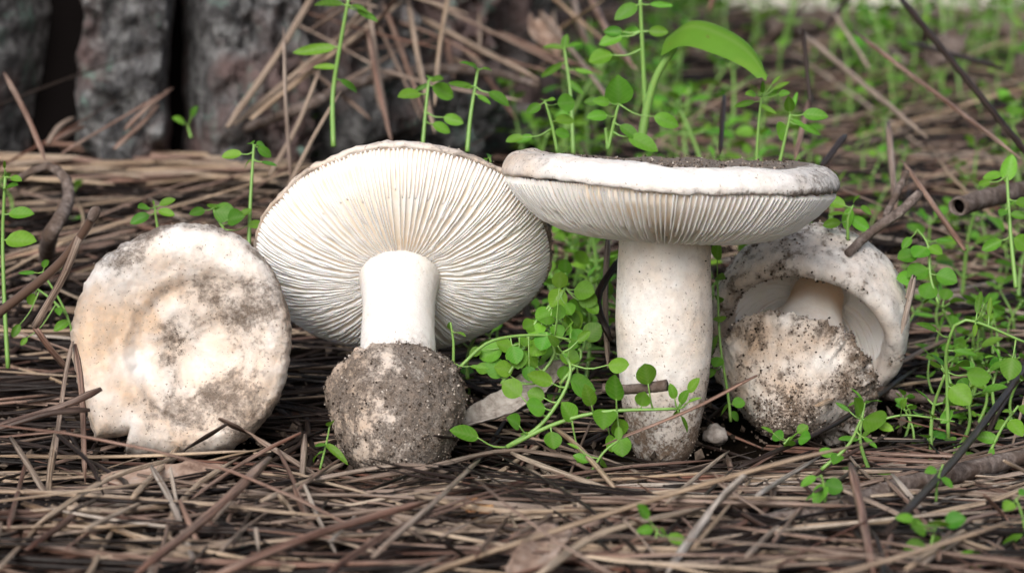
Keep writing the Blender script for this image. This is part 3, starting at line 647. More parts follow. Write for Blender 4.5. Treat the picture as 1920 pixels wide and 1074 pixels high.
# needles around the fallen cap and in front of the group
hero([(190, 730, None, -0.045), (120, 762, None, -0.05), (-25, 806, None, -0.05)], 19, 0.16, 'dark needle jutting across the edge of the fallen cap, upper of two')
hero([(168, 770, None, -0.05), (90, 778, None, -0.055), (-25, 812, None, -0.06)], 20, 0.14, 'dark blunt needle jutting towards the fallen cap, lower of two')
hero([(137, 640, None, -0.03), (120, 730, None, -0.035), (100, 885, None, -0.045)], 13, 0.55, 'upright needle standing beside the fallen cap edge')
hero([(140, 645, None, -0.028), (154, 740, None, -0.035), (160, 905, None, -0.045)], 13, 0.42, 'upright reddish needle against the rim of the fallen cap')
hero([(412, 785, None, -0.022), (480, 822, 0.006), (600, 895, 0.003)], 13, 0.5, 'needle slanting up in front of the fallen cap base')
hero([(425, 795, None, -0.03), (340, 850, 0.004), (250, 930, 0.003)], 10, 0.13, 'dark needle crossing below the fallen cap')
hero([(565, 812, 0.012), (470, 862, 0.006), (360, 935, 0.003)], 15, 0.3, 'broad reddish needle lying between fallen cap and sandy bulb')
hero([(572, 815, 0.012), (566, 900, 0.004), (558, 975, 0.002)], 13, 0.6, 'short greyish needle pointing at the gap beside the sandy bulb')
hero([(283, 873, 0.012), (325, 950, 0.006), (375, 1085, 0.005)], 14, 0.98, 'pale grey blunt needle in the litter below the fallen cap')
hero([(505, 860, 0.016), (400, 960, 0.012), (250, 1080, 0.012)], 22, 0.32, 'thick reddish needle raised over the litter below the fallen cap')
hero([(20, 820, 0.012), (75, 910, 0.006), (135, 1015, 0.004)], 14, 0.68, 'grey-green needle slanting across the litter')
hero([(105, 805, 0.014), (92, 900, 0.006), (85, 1040, 0.004)], 12, 0.75, 'upright tan needle lying in the litter')
hero([(0, 855, 0.006), (220, 857, 0.006), (480, 845, 0.006)], 11, 0.85, 'long straight tan needle lying under the fallen cap')
hero([(1420, 705, None, -0.035), (1300, 768, None, -0.040), (1130, 836, None, -0.045)], 13, 0.42, 'slender reddish needle slanting across the thick white stem')
hero([(1395, 893, 0.022), (1330, 965, 0.012), (1250, 1075, 0.006)], 22, 1.0, 'pale silvery needle tip raised over the litter')
hero([(1595, 870, 0.018), (1615, 960, 0.010), (1640, 1090, 0.006)], 20, 0.28, 'broad orange-brown needle standing in the litter')
hero([(1035, 800, 0.012), (1090, 845, 0.010), (1160, 925, 0.004)], 15, 0.8, 'tan needle with dark broken end before the thick white stem')
hero([(815, 818, None, -0.04), (900, 832, 0.004), (1110, 868, 0.003), (1230, 880, 0.003)], 12, 0.08, 'dark curved needle running past the sandy bulb')
hero([(640, 905, 0.004), (790, 880, 0.005), (960, 845, 0.006), (1120, 868, 0.004)], 14, 0.55, 'arched grey needle under the sandy bulb')
hero([(560, 905, 0.006), (760, 872, 0.007), (860, 895, 0.004)], 13, 0.64, 'grey needle bowed beneath the sandy bulb')
hero([(700, 1045, 0.01), (830, 930, 0.012), (900, 862, 0.008)], 18, 0.62, 'long grey needle slanting over the litter below the sandy bulb')
hero([(780, 930, 0.006), (950, 960, 0.008), (1200, 955, 0.006)], 16, 0.84, 'long tan needle curving through the litter below the thick stem')
hero([(1530, 762, None, 0.0), (1620, 735, 0.006), (1920, 690, 0.004)], 13, 0.82, 'pale tan needle lying beside the crusty cup')
hero([(1560, 770, 0.006), (1720, 665, 0.008), (1900, 590, 0.006)], 16, 0.5, 'grey-brown needle leaning past the crusty cup')
hero([(1380, 880, 0.006), (1560, 800, 0.010), (1720, 690, 0.006)], 16, 0.1, 'dark needle passing beneath the crusty cup')
hero([(1660, 1000, 0.012), (1800, 850, 0.014), (1960, 640, 0.012)], 17, 0.12, 'long dark needle crossing the litter beside the crusty cup')
hero([(1700, 560, None, 0.02), (1715, 520, None, 0.03), (1690, 625, None, 0.0)], 13, 0.66, 'short grey needle standing against the button mushroom')
hero([(1145, 640, None, 0.03), (1120, 560, None, 0.04), (1165, 480, None, 0.06)], 16, 0.08, 'dark needle upright between the gills and the thick stem')
hero([(1140, 440, None, 0.07), (1135, 560, None, 0.05), (1140, 690, None, 0.03)], 12, 0.6, 'grey needle upright behind the thick white stem')
hero([(330, 860, 0.014), (200, 900, 0.01), (60, 990, 0.008)], 14, 0.9, 'tan pointed needle sloping over the litter')
hero([(108, 815, 0.02), (170, 870, 0.016), (195, 930, 0.008)], 10, 0.1, 'thin dark curved needle below the fallen cap')
hero([(400, 1080, 0.01), (600, 1000, 0.012), (820, 935, 0.008)], 20, 0.36, 'thick reddish needle low in the litter')
hero([(1000, 1085, 0.012), (1130, 1000, 0.012), (1330, 950, 0.008)], 17, 0.88, 'straw coloured needle sloping in the litter')
for i in range(52):
    x, y = (random.uniform(-20, 620), random.uniform(880, 1060)) if i < 24 else (random.uniform(600, 1300), random.uniform(930, 1070)) if i < 34 else (random.uniform(1300, 1940), random.uniform(840, 1060))
    a = math.radians(random.choice([-62, -48, -35, -25, 30, 48, 65, 80, -75, -38])) if i < 24 else math.radians(random.choice([-40, -32, -24, -50, 35, 50, -30])); ln = random.uniform(90, 190); r = cap_rnd()
    dx, dy = math.cos(a) * ln / 2, math.sin(a) * ln / 2
    hero([(x - dx, y - dy, 0.010 + 0.006 * random.random()), (x + random.uniform(-6, 6), y + random.uniform(-4, 4), 0.006), (x + dx, y + dy, 0.003)], random.uniform(8, 15), r, '%s needle lying crosswise on top of the litter before the mushrooms' % cname(r), '%s crosswise needles' % cname(r))
# litter bundle lying before the trunk
for i in range(34):
    x = random.uniform(0, 480); y = random.uniform(282, 345); ln = random.uniform(120, 330)
    hero([(x - ln / 2, y + random.uniform(-14, 14), 0.004), (x + ln / 2, y + random.uniform(-14, 14), 0.008)], random.uniform(11, 17), random.choice([0.34, 0.4, 0.7, 0.8, 0.85, 0.93]),
         'dry needle lying in the pale heap at the foot of the trunk', 'needle heap at the trunk foot')

def needle_obj(P, wd, r, prof, bag=None):
    k = len(P); u = np.linspace(0, 1, k); rad = wd * 0.5 * np.minimum(1, np.minimum(0.55 + u * 6, 0.25 + (1 - u) * 7)) * (1.05 - 0.2 * u)
    V, Fc, tt, ss = sweep(P, rad, prof, ref=(rng.normal(0, .3), rng.normal(0, .3), 1.0))
    if bag is not None: bag.add(V, Fc, rnd=r, tt=tt, ss=ss); return
    c0 = P.mean(0)
    return mesh('pine_needle', V - c0, Fc, M['needle'], True, {'rnd': np.full(len(V), r), 'tt': tt, 'ss': ss}), c0
NM = [('the fallen cap', at(340, 855, 0)), ('the sandy bulb', at(745, 870, -.02)), ('the thick white stem', at(1245, 845, 0)), ('the crusty cup', at(1470, 800, .02)), ('the half-buried branch', at(1680, 915, -.07)), ('the torn pale leaf', at(1010, 1040, -.12)), ('the sprawling seedling', at(1778, 800, -.02))]
def nlab(P, r, how):
    c_ = P[len(P) // 2]; w_ = min(NM, key=lambda q: (q[1].x - c_[0]) ** 2 + (q[1].y - c_[1]) ** 2)[0]; a, b_ = proj(P[0]), proj(P[-1]); L_ = math.hypot(a[0] - b_[0], a[1] - b_[1])
    ln_ = 'short' if L_ < 220 else 'long' if L_ < 420 else 'very long'
    return '%s %s pine needle lying %s the litter by %s' % (ln_, cname(r), how, w_), '%s %s needles %s the litter by %s' % (ln_, cname(r), how, w_)
for P, wd, r, lab, grp in HERO:
    if lab and 'crosswise' in lab: lab, grp = nlab(P, r, 'crosswise over')
    elif lab == L_LEAN: lab, grp = '%s needle propped up against the pine trunk' % cname(r), cname(r) + ' ' + G_LEAN
    me, c0 = needle_obj(P, wd, r, NP6); obj('pine_needle', me, None, c0, lab or 'dry pine needle in the litter', 'needle', grp or 'pine needles')
cand = []
for i, (P, wd, r) in enumerate(NEEDLES):
    if i < NB - 1500: continue
    mx, my, d = proj(P[len(P) // 2])
    if 0 < mx < 1920 and 300 < my < 1060 and P[0, 1] < 0.05:
        a, b_ = proj(P[0]), proj(P[-1]); cand.append((math.hypot(a[0] - b_[0], a[1] - b_[1]) * wd / d * (1.6 if i >= NB else 1.0), i))
cand.sort(reverse=True); single = {i for _, i in cand[:300 - len(HERO)]}
bag = Bag()
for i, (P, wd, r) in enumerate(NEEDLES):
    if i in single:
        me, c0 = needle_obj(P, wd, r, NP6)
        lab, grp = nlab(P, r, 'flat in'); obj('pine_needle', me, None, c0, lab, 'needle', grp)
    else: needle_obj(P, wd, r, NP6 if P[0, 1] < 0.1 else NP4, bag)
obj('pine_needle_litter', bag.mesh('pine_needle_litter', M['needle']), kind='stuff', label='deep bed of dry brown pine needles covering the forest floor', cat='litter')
bag = Bag()        # crumbs and bark bits in the gaps
for _ in range(5000):
    y = rng.uniform(-0.2, 0.35); hw = 0.205 * (0.9 + y) + .03; x = rng.uniform(-hw, hw); s = 0.0004 * (6 ** rng.random() ** 2)
    v = OCT_V * np.array([s, s * rng.uniform(.5, 1.5), s * .6]) * rng.uniform(0.6, 1.4, (6, 1)) @ np.linalg.qr(rng.normal(size=(3, 3)))[0]
    bag.add(v + (x, y, G0[gij(x, y)] + (top(x, y) - G0[gij(x, y)]) * rng.random()), OCT_F, rnd=rng.random() * 0.75)
obj('soil_debris', bag.mesh('soil_debris', M['grain'], False), kind='stuff', label='dark soil crumbs and bark bits between the needles', cat='debris')

# ------------------------------------------------------------------ pine trunk
tree = thing('pine_tree', 'old pine trunk with deep black fissures and lichen-spotted bark plates', 'tree', None, (TRC[0], TRC[1], 0.0))
def core_disp(p, v, th):
    q = 1 + 0.03 * fbm(Vector((math.cos(th) * 2, math.sin(th) * 2, p.z * 6)), 4); return Vector((p.x * q, p.y * q, p.z))
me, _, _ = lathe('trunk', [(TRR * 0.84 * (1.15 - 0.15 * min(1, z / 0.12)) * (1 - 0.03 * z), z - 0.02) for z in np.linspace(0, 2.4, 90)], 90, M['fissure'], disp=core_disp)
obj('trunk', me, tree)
def plate(th0, th1, z0, z1, thick, seed, lean_=0.0):
    nu, nv = (44, 70) if z0 < 0.12 else (20, 30); V = []
    for j in range(nv):
        for i in range(nu):
            u, v = i / (nu - 1), j / (nv - 1); e = min(u, 1 - u) * 2; e2 = min(v, 1 - v) * 2
            k = noise.noise(Vector((u * 2.5, v * 3, seed * 3.7))); k2 = noise.noise(Vector((u * 5 + 7, v * 14, seed * 1.7)))
            th = th0 + (th1 - th0) * u + (0.06 * k + 0.012 * k2) * (1 if th1 - th0 < 0.4 else 1.4) + lean_ * (v - .5); z = z0 + (z1 - z0) * v + 0.022 * noise.noise(Vector((u * 3, seed * 2.1, v)))
            f = min(1, e * 3.0) ** 0.5 * min(1, e2 * 5) ** 0.5
            r = TRR - 0.035 + (thick + 0.035) * f + (0.010 * fbm(Vector((th * 9, z * 28, seed)), 5) + 0.007 * fbm(Vector((th * 26, z * 70, seed + 3)), 4) + 0.006 * k) * f
            V.append((r * math.sin(th), -r * math.cos(th), z))
    Fc = [(j * nu + i, j * nu + i + 1, (j + 1) * nu + i + 1, (j + 1) * nu + i) for j in range(nv - 1) for i in range(nu - 1)]
    return obj('bark_plate', mesh('bark_plate', V, Fc, M['bark']), tree), V
COLS = [(-1.5, -1.2), (-1.14, -0.88), (-0.82, -0.56), (-0.52, -0.22), (-0.115, 0.165), (0.215, 0.46), (0.51, 0.75), (0.80, 1.02), (1.08, 1.36)]
plates = []
for ci, (a, b_) in enumerate(COLS):
    z = 0.045 + 0.012 * math.sin(ci * 2.3); row = 0
    while z < 2.2:
        hgt = random.uniform(0.13, 0.24); plates.append(plate(a, b_, z, z + hgt, random.uniform(0.020, 0.030), ci * 13 + row, random.uniform(-.03, .03))); z += hgt + 0.012; row += 1
# loose flakes at the plate feet
for (a, b_, z0, z1, tk) in [(-0.06, 0.14, 0.040, 0.062, 0.024), (0.0, 0.18, 0.030, 0.050, 0.030), (-0.5, -0.26, 0.03, 0.05, 0.026)]: plate(a, b_, z0, z1, tk, z0 * 999)
# lichen tufts on the bark facing the glade
for i in range(34):
    o, V = random.choice([p for p in plates if abs(p[1][0][2] - 0.05) < 0.05]); p = Vector(V[random.randrange(len(V))])
    if p.z > 0.2: continue
    n_ = Vector((p.x, p.y, 0)).normalized(); s = random.uniform(0.0010, 0.0028); V2, F2 = [], []
    t1 = n_.cross(Vector((0, 0, 1)))
    for ri, (rr, hh) in enumerate(((0, .5), (.55, .42), (1, 0.0))):
        for k in range(9):
            q = rr * s * (1 + 0.5 * noise.noise(Vector((k * 1.7, i, ri)))); V2.append(p + n_ * (hh * s * .3 + 0.0008) + (t1 * math.cos(k * .698) + Vector((0, 0, 1)) * math.sin(k * .698)) * q)
    F2 = [(ri * 9 + k, ri * 9 + (k + 1) % 9, ri * 9 + 9 + (k + 1) % 9, ri * 9 + 9 + k) for ri in range(2) for k in range(9)]
    obj('lichen_patch', mesh('lichen_patch', V2, F2, M['lichen']), tree)

# ------------------------------------------------------------------ twigs, sticks, dead leaves, stone
def twig(name, pts, rads, material, label, cat, knots=0.15, prof=R12, n=26, seed=0):
    P = bez([pt(q) for q in pts], n); d = np.mean([proj(p)[2] for p in P]); rr = np.interp(np.linspace(0, 1, n), np.linspace(0, 1, len(rads)), rads) * d / F
    V, Fc, tt, ss = sweep(P, rr, prof, ref=(0.2, -1.0, 0.35)); C = np.repeat(P, len(prof), 0)
    for i in range(len(V)):
        V[i] = C[i] + (V[i] - C[i]) * (1 + knots * fbm(Vector(V[i] * 260) + Vector((seed, 0, 0)), 4))
    c0 = P.mean(0); return obj(name, mesh(name, V - c0, Fc, material), None, c0, label, cat), c0
o, c0 = twig('twig', [(180, 396, None, -0.02), (150, 445, None, -0.015), (100, 505, None, -0.01), (-25, 604, None, 0.0)], [8, 9, 9, 9], M['needle'], 'bent brown needle twig with a grey knobby end leaning past the fallen cap', 'twig', 0.06)
a_ = bez([at(150, 443, -0.0155), at(118, 520, -0.015), at(65, 612, -0.01)], 9); V, Fc, tt, ss = sweep(a_, 0.0013, NP6, (0, -1, .3)); obj('side_needle', mesh('side_needle', V - c0, Fc, M['needle'], True, {'rnd': np.full(len(V), .55), 'tt': tt, 'ss': ss}), o)
a_ = bez([at(65, 612, -0.01), at(95, 655, -0.008), at(125, 690, 0.0)], 7); V, Fc, tt, ss = sweep(a_, 0.0011, NP6, (0, -1, .3)); obj('side_needle', mesh('side_needle', V - c0, Fc, M['needle'], True, {'rnd': np.full(len(V), .4), 'tt': tt, 'ss': ss}), o)
a_ = bez([at(184, 388, -0.0205), at(178, 398, -0.02), at(170, 412, -0.0195)], 9); V, Fc, tt, ss = sweep(a_, [.0006, .0013, .0017, .0019, .0019, .002, .0018, .0018, .0016], R8, (0, -1, .3)); obj('knob', mesh('knob', V - c0, Fc, M['twig']), o)
o['rnd'] = 0.5
for ob_ in (o,):
    k = len(ob_.data.vertices)
    for nm, val in (('rnd', 0.5), ('tt', 0.0), ('ss', 0.0)):
        at2 = ob_.data.attributes.new(nm, 'FLOAT', 'POINT'); at2.data.foreach_set('value', np.full(k, val, np.float32))
twig('twig', [(35, 335, None, .17), (85, 312, None, .17), (122, 335, None, .16), (128, 380, None, .15), (95, 440, None, .13), (85, 500, 0.004)], [7, 11, 15, 15, 14, 12], M['twig'], 'crooked grey twig arching out of the litter near the trunk', 'twig', seed=2)
twig('root', [(400, 262, 0.006), (560, 205, None, .33), (650, 165, None, .37), (760, 135, None, .40), (900, 132, None, .42), (1010, 160, None, .38)], [6, 9, 10, 11, 10, 7], M['twig'], 'grey arching root behind the leaning needles', 'root', seed=4)
twig('twig', [(560, 232, 0.012), (720, 225, 0.02), (850, 215, 0.02), (1000, 205, 0.014)], [10, 16, 15, 9], M['pale'], 'straight grey stick lying behind the gilled mushroom', 'stick', seed=5)
twig('twig', [(1725, 362, None, .07), (1690, 395, None, .065), (1630, 438, None, .06), (1590, 475, None, .05)], [9, 10, 9, 8], M['twig'], 'dark broken twig rising behind the button mushroom', 'twig', seed=6)
twig('twig', [(1700, 322, None, .1), (1680, 365, None, .09), (1660, 405, None, .08)], [6, 7, 6], M['twig'], 'short thin broken twig beside the dark twig', 'twig', seed=7)
o, c0 = twig('fallen_branch', [(1380, 985, 0.004), (1540, 960, 0.006), (1680, 915, 0.006), (1800, 885, 0.006), (1990, 840, 0.004)], [12, 17, 18, 18, 17], M['twig'], 'rough grey-brown branch half buried in the litter', 'branch', 0.22, R16, 44, 8)
twig('fallen_branch', [(1440, 52, None, .98), (1560, 40, None, 1.0), (1720, 48, None, 1.0), (1990, 60, None, 1.0)], [22, 24, 22, 18], M['twig'], 'dark fallen branch lying far back among the seedlings', 'branch', 0.15, R12, 26, 9)
twig('twig', [(1130, 727, None, -0.028), (1180, 730, None, -0.03), (1250, 722, None, -0.035)], [9, 10, 11], M['twig'], 'short dark twig stub crossing the thick white stem', 'twig', 0.1, seed=12)
twig('twig', [(1650, 735, 0.006), (1690, 742, 0.008), (1775, 752, 0.004)], [12, 9, 8], M['twig'], 'knobbly short twig lying by the crusty cup', 'twig', 0.25, seed=13)
# hollow stick
P = bez([at(1795, 388, 0.118), at(1850, 372, .14), at(1960, 345, .18)], 20); rr = 18 * 1.01 / F
Vo, Fo, _, _ = sweep(P, rr, R16, (0, 0, 1)); Vi, Fi, _, _ = sweep(P, rr * 0.80, R16, (0, 0, 1)); no = len(Vo)
for i in range(no):
    c_ = P[i // 16]; k = 1 + 0.16 * fbm(Vector(Vo[i] * 200), 4); Vo[i] = c_ + (Vo[i] - c_) * k
Fh = Fo[:-2] + [tuple(no + q for q in reversed(f)) for f in Fi[:-2]] + [(j, no + j, no + (j + 1) % 16, (j + 1) % 16) for j in range(16)]
c0 = P.mean(0); o = obj('hollow_stick', mesh('hollow_stick', np.concatenate([Vo, Vi]) - c0, Fh, M['twig']), None, c0, 'grey hollow stick with a dark open end lying among seedlings', 'stick')
Vp, Fp, _, _ = sweep(P[1:4], rr * 0.81, R16, (0, 0, 1)); obj('hollow_shade', mesh('hollow_shade', Vp - c0, Fp, M['fissure']), o)  # black plug stands in for the shade inside the open end
# dead leaves and chips: curled thin slabs
def slab(name, p0, p1, wid, material, label, cat, curl=0.3, thick=0.0006, jag=0.25, seed=0, face=(0, -0.5, 1.0)):
    A_, B_ = Vector(p0), Vector(p1); T = (B_ - A_); ln = T.length; T.normalize(); S = T.cross(Vector(face)).normalized(); Nn = S.cross(T)
    nu, nv = 22, 13; V = []
    for sgn in (1, -1):
        for i in range(nu):
            u = i / (nu - 1); ww = wid * 0.5 * (math.sin(math.pi * min(1, 0.06 + u * 0.9)) ** 0.6) * (1 + jag * fbm(Vector((u * 5, seed, 0)), 4))
            for j in range(nv):
                v = j / (nv - 1) * 2 - 1; q = A_ + T * (u * ln + jag * .1 * ln * noise.noise(Vector((v * 2, seed, 4)))) + S * (v * ww)
                zc = curl * wid * (v * v * 0.5 + 0.25 * math.sin(u * 4 + seed)) + 0.10 * wid * fbm(Vector((u * 4, v * 2, seed)), 4)
                V.append(q + Nn * (zc + sgn * thick / 2) - A_)
    n1 = nu * nv; Fc = []
    for i in range(nu - 1):
        for j in range(nv - 1):
            a = i * nv + j; Fc.append((a, a + 1, a + nv + 1, a + nv)); Fc.append((n1 + a, n1 + a + nv, n1 + a + nv + 1, n1 + a + 1))
    ed = [j for j in range(nv)] + [i * nv + nv - 1 for i in range(1, nu)] + [(nu - 1) * nv + j for j in range(nv - 2, -1, -1)] + [i * nv for i in range(nu - 2, 0, -1)]
    for k in range(len(ed)): a, b_ = ed[k], ed[(k + 1) % len(ed)]; Fc.append((a, n1 + a, n1 + b_, b_))
    return obj(name, mesh(name, V, Fc, material), None, A_, label, cat)
slab('dead_leaf', at(870, 800, 0.0), at(1062, 690, 0.03), 0.013, M['pale'], 'grey dry leaf lying behind the round-leaved sprig', 'dead leaf', 0.35, seed=3)
slab('dead_leaf', onlit(965, 1090, 0.004), onlit(1055, 995, 0.010), 0.012, M['deadleaf'], 'pale brown torn leaf curled on the litter', 'dead leaf', 0.3, seed=5)
slab('bark_chip', onlit(872, 948, 0.004), onlit(935, 978, 0.004), 0.007, M['rawwood'], 'split orange-brown bark chip in the litter', 'bark chip', 0.35, 0.002, 0.4, seed=8)
slab('bark_chip', onlit(935, 982, 0.003), onlit(1025, 972, 0.002), 0.009, M['twig'], 'dark rough bark chip beside the orange one', 'bark chip', 0.25, 0.003, 0.4, seed=9)
slab('bark_chip', onlit(190, 905, 0.002), onlit(420, 885, 0.004), 0.012, M['deadleaf'], 'flat pinkish bark strip under needles below the fallen cap', 'bark chip', 0.1, 0.0015, 0.3, seed=11)
slab('dead_leaf', at(1005, 40, .5), at(1045, 105, .44), 0.015, M['deadleaf'], 'curled brown leaf caught among needles behind', 'dead leaf', 0.5, seed=15)
slab('dead_leaf', at(1745, 125, .6), at(1800, 75, .64), 0.018, M['twig'], 'crumpled brown leaf far back among seedlings', 'dead leaf', 0.6, seed=16)
def stone(x, y, r, label, seed):
    c_ = onlit(x, y, 0.0); n_ = 16; prof = [(r * math.sin(a), r * 0.8 * math.cos(a)) for a in np.linspace(0, math.pi, n_)]
    me, _, _ = lathe('pebble', prof, 20, M['pale'], disp=lambda p, v, th: p * (1 + 0.35 * fbm(p / r * 1.1 + Vector((seed, 0, 0)), 3))); obj('pebble', me, None, c_ + Vector((0, 0, r * .5)), label, 'pebble')
stone(1340, 825, 0.0042, 'small grey-brown pebble at the foot of the thick white stem', 2.0)
o_ = None
# ------------------------------------------------------------------ leaves and plants
def leaf_mesh(wd, pt_, curve, cup, fold=0.08):
    nu, nv = 9, 6; V = []; rib = []
    for i in range(nu):
        u = i / (nu - 1); ww = 0.5 * wd * max(0.03, (math.sin(math.pi * u ** pt_)) ** 0.62) if 0 < u < 1 else 0.015 * wd
        for j in range(nv + 1):
            v = j / nv * 2 - 1
            V.append((v * ww, u, curve * (u * u) + cup * v * v * ww + fold * abs(v) * ww + 0.01 * math.sin(u * 7 + v * 3))); rib.append(max(0, 1 - abs(v) * 3.2))
    Fc = [(i * (nv + 1) + j, i * (nv + 1) + j + 1, (i + 1) * (nv + 1) + j + 1, (i + 1) * (nv + 1) + j) for i in range(nu - 1) for j in range(nv)]
    return mesh('leaf', V, Fc, M['leaf'], True, {'rib': rib})
LEAF = {'round': [leaf_mesh(0.92, 0.95, c_, k) for c_, k in ((-0.08, 0.1), (0.05, -0.2), (-0.2, 0.25), (0.12, 0.15))],
        'oval': [leaf_mesh(0.56, 0.9, c_, k) for c_, k in ((-0.12, 0.2), (0.05, 0.3), (-0.28, 0.1))],
        'narrow': [leaf_mesh(0.27, 0.85, c_, k) for c_, k in ((-0.15, 0.3), (0.06, 0.3), (-0.35, 0.2))]}
def place_leaf(parent, base, d, n_, ln, kind, origin):
    y = Vector(d).normalized(); z = (Vector(n_) - y * Vector(n_).dot(y))
    z = z.normalized() if z.length > 1e-4 else y.orthogonal().normalized(); x = y.cross(z)
    o = obj('leaf', random.choice(LEAF[kind]), parent); mt = Matrix((x, y, z)).transposed().to_4x4() @ Matrix.Diagonal((ln, ln, ln, 1)); mt.translation = Vector(base) - Vector(origin)
    o.matrix_basis = mt; return o
def hero_plant(label, stems, leaves, spx=7, group='seedlings around the mushrooms', face=0.75, name='seedling'):
    """stems: lists of (x, y, Y); leaves: (x, y, size_px, kind) centres in photo pixels at the depth of the nearest stem point"""
    S = [bez([at(*q) for q in s], 16) for s in stems]; origin = Vector(S[0][0]); root = thing(name, label, 'plant', group, origin)
    bag = Bag(); d0 = proj(S[0][0])[2]
    for s in S: bag.add(*sweep(s, np.linspace(spx * 0.5, spx * 0.32, 16) * d0 / F, R6, (0.1, -1, 0.2))[:2])
    pts = np.concatenate(S); scr = np.array([proj(p)[:2] for p in pts])
    for lf in leaves:
        x, y, size, kind = lf[:4]; i = int(np.argmin(np.hypot(scr[:, 0] - x, scr[:, 1] - y + 8) + 0.0)); p = pts[i]; Y = p[1] + random.uniform(-0.006, 0.004)
        tc = tc_at(x, y); c_ = at(x, y, Y); ln = size * random.uniform(0.82, 1.1) * proj(c_)[2] / F; d = c_ - Vector(p)
        if d.length < 0.2 * ln: d = Vector((random.uniform(-1, 1), -.3, random.uniform(-.2, 1))) * ln
        d = d.normalized(); base = c_ - d * ln * 0.5
        if (base - Vector(p)).length > 0.0006:
            midp = (base + Vector(p)) / 2 - Vector((0, 0, 0.12 * (base - Vector(p)).length)); bag.add(*sweep(bez([p, midp, base + d * ln * .06], 6), np.linspace(.40, .22, 6) * spx * 0.6 * d0 / F, R6, (0.1, -1, 0.2))[:2])
        f = face + random.uniform(-.2, .2); n_ = tc * f + Vector((random.uniform(-.35, .35), random.uniform(-.1, .2), 1.0)) * (1.15 - f)
        place_leaf(root, base, d, n_, ln, kind, origin)
    bag.V = [v - np.array(origin) for v in bag.V]; obj('stem', bag.mesh('stem', M['gstem']), root); return root
Rd, Ov, Na = 'round', 'oval', 'narrow'
hero_plant('round-leaved sprig curving up before the thick white stem, rooted beside the sandy bulb', [[(950, 838, -.03), (1010, 800, -.03), (1055, 740, -.028), (1070, 690, -.025), (1055, 660, -.02)], [(955, 836, -.03), (1040, 795, -.032), (1130, 772, -.034), (1270, 766, -.034)]],
    [(960, 728, 46, Rd), (1005, 762, 44, Rd), (965, 790, 40, Rd), (1036, 826, 40, Rd), (1012, 710, 58, Ov), (1005, 740, 40, Rd), (1092, 722, 54, Rd), (1066, 772, 46, Rd), (1155, 725, 72, Ov), (1160, 684, 40, Rd), (1212, 701, 44, Rd), (1206, 747, 38, Rd), (1105, 745, 46, Ov), (1134, 782, 50, Rd),
     (1160, 800, 40, Rd), (1165, 835, 46, Rd), (1145, 830, 36, Ov), (872, 812, 62, Ov), (985, 812, 40, Na), (1040, 640, 36, Ov), (1075, 648, 36, Ov), (1095, 630, 32, Ov), (1060, 665, 28, Na), (1090, 862, 34, Ov), (1280, 745, 36, Ov), (1300, 722, 40, Ov), (1268, 770, 34, Ov), (1285, 795, 42, Na), (1262, 735, 34, Ov), (1300, 748, 26, Na)], 9)
hero_plant('low sprig with small bright leaves beneath the curving sprig', [[(1100, 900, -.05), (1130, 850, -.05), (1160, 825, -.048)]], [(1090, 860, 36, Ov), (1075, 835, 30, Na), (1130, 862, 40, Rd), (1160, 812, 30, Ov)], 6)
cl = [(1045, 560, 46), (1075, 600, 50), (1095, 570, 48), (1020, 590, 40), (1005, 615, 38), (1050, 525, 40), (1060, 500, 36), (1095, 545, 40), (985, 640, 36), (945, 648, 36), (920, 660, 46), (905, 632, 36), (965, 665, 38), (930, 690, 44), (990, 675, 42), (1020, 640, 44), (1045, 620, 36), (1080, 640, 40), (900, 600, 30), (885, 640, 36), (960, 620, 34), (870, 665, 40), (985, 600, 40), (1030, 545, 36), (1075, 575, 36), (1000, 565, 30)]
cl += [(random.uniform(880, 1112), random.uniform(560, 700), random.uniform(28, 48)) for _ in range(30)]
cl = [q for q in cl if q[0] > np.interp(q[1], [470, 530, 590, 630, 660], [1035, 1025, 985, 925, 850]) + 20]
random.shuffle(cl)
for q in range(4):
    part_ = cl[q::4]; bx = [940, 1000, 1050, 900][q]
    hero_plant(['thick tuft of round dark green leaves under the gilled cap edge', 'round-leaved seedling filling the gap between gills and thick stem', 'tall round-leaved seedling rising beside the thick stem', 'trailing round-leaved seedling under the lower gills'][q],
        [[(bx, 720, .015), (bx + 40, 660, .018), (1000 + q * 15, 610, .02), (1060, 540, .025)] if q != 3 else [(860, 690, .0), (920, 640, .005), (1010, 628, .01), (1085, 640, .015)]], [(x, y, s, Rd) for x, y, s in part_] + [(1060 + q * 8, 610 + q * 12, 20, Ov), (1070, 590 + q * 9, 16, Na)], 7)
hero_plant('narrow-leaved seedling poking up beside the lower gills', [[(850, 680, .0), (850, 640, .0), (845, 605, .0)]], [(842, 615, 48, Na), (865, 625, 36, Na), (900, 690, 44, Na)], 6)
hero_plant('thin seedling with strappy leaves beside the sandy bulb', [[(600, 880, -.04), (612, 830, -.04), (618, 800, -.04)]], [(630, 845, 60, Na), (592, 850, 46, Na), (620, 795, 34, Ov), (600, 835, 40, Na)], 5)
hero_plant('tall thin seedling with two broad side leaves next to the bent needle twig', [[(15, 690, .04), (8, 560, .045), (5, 440, .05), (10, 330, .05)]], [(40, 402, 54, Ov), (40, 452, 62, Ov), (20, 352, 40, Ov), (5, 330, 36, Ov), (30, 335, 28, Ov), (8, 308, 24, Na)], 9)
hero_plant('feathery seedling of many small leaves behind the fallen cap', [[(150, 690, .05), (125, 590, .05), (80, 510, .05)], [(125, 590, .05), (95, 560, .05), (60, 535, .05)]], [(50, 512, 36, Na), (62, 530, 34, Na), (85, 495, 26, Ov), (105, 505, 26, Na), (48, 545, 34, Na), (110, 580, 34, Ov), (115, 610, 40, Ov), (60, 560, 36, Ov), (30, 620, 26, Ov), (45, 640, 22, Ov)], 6)
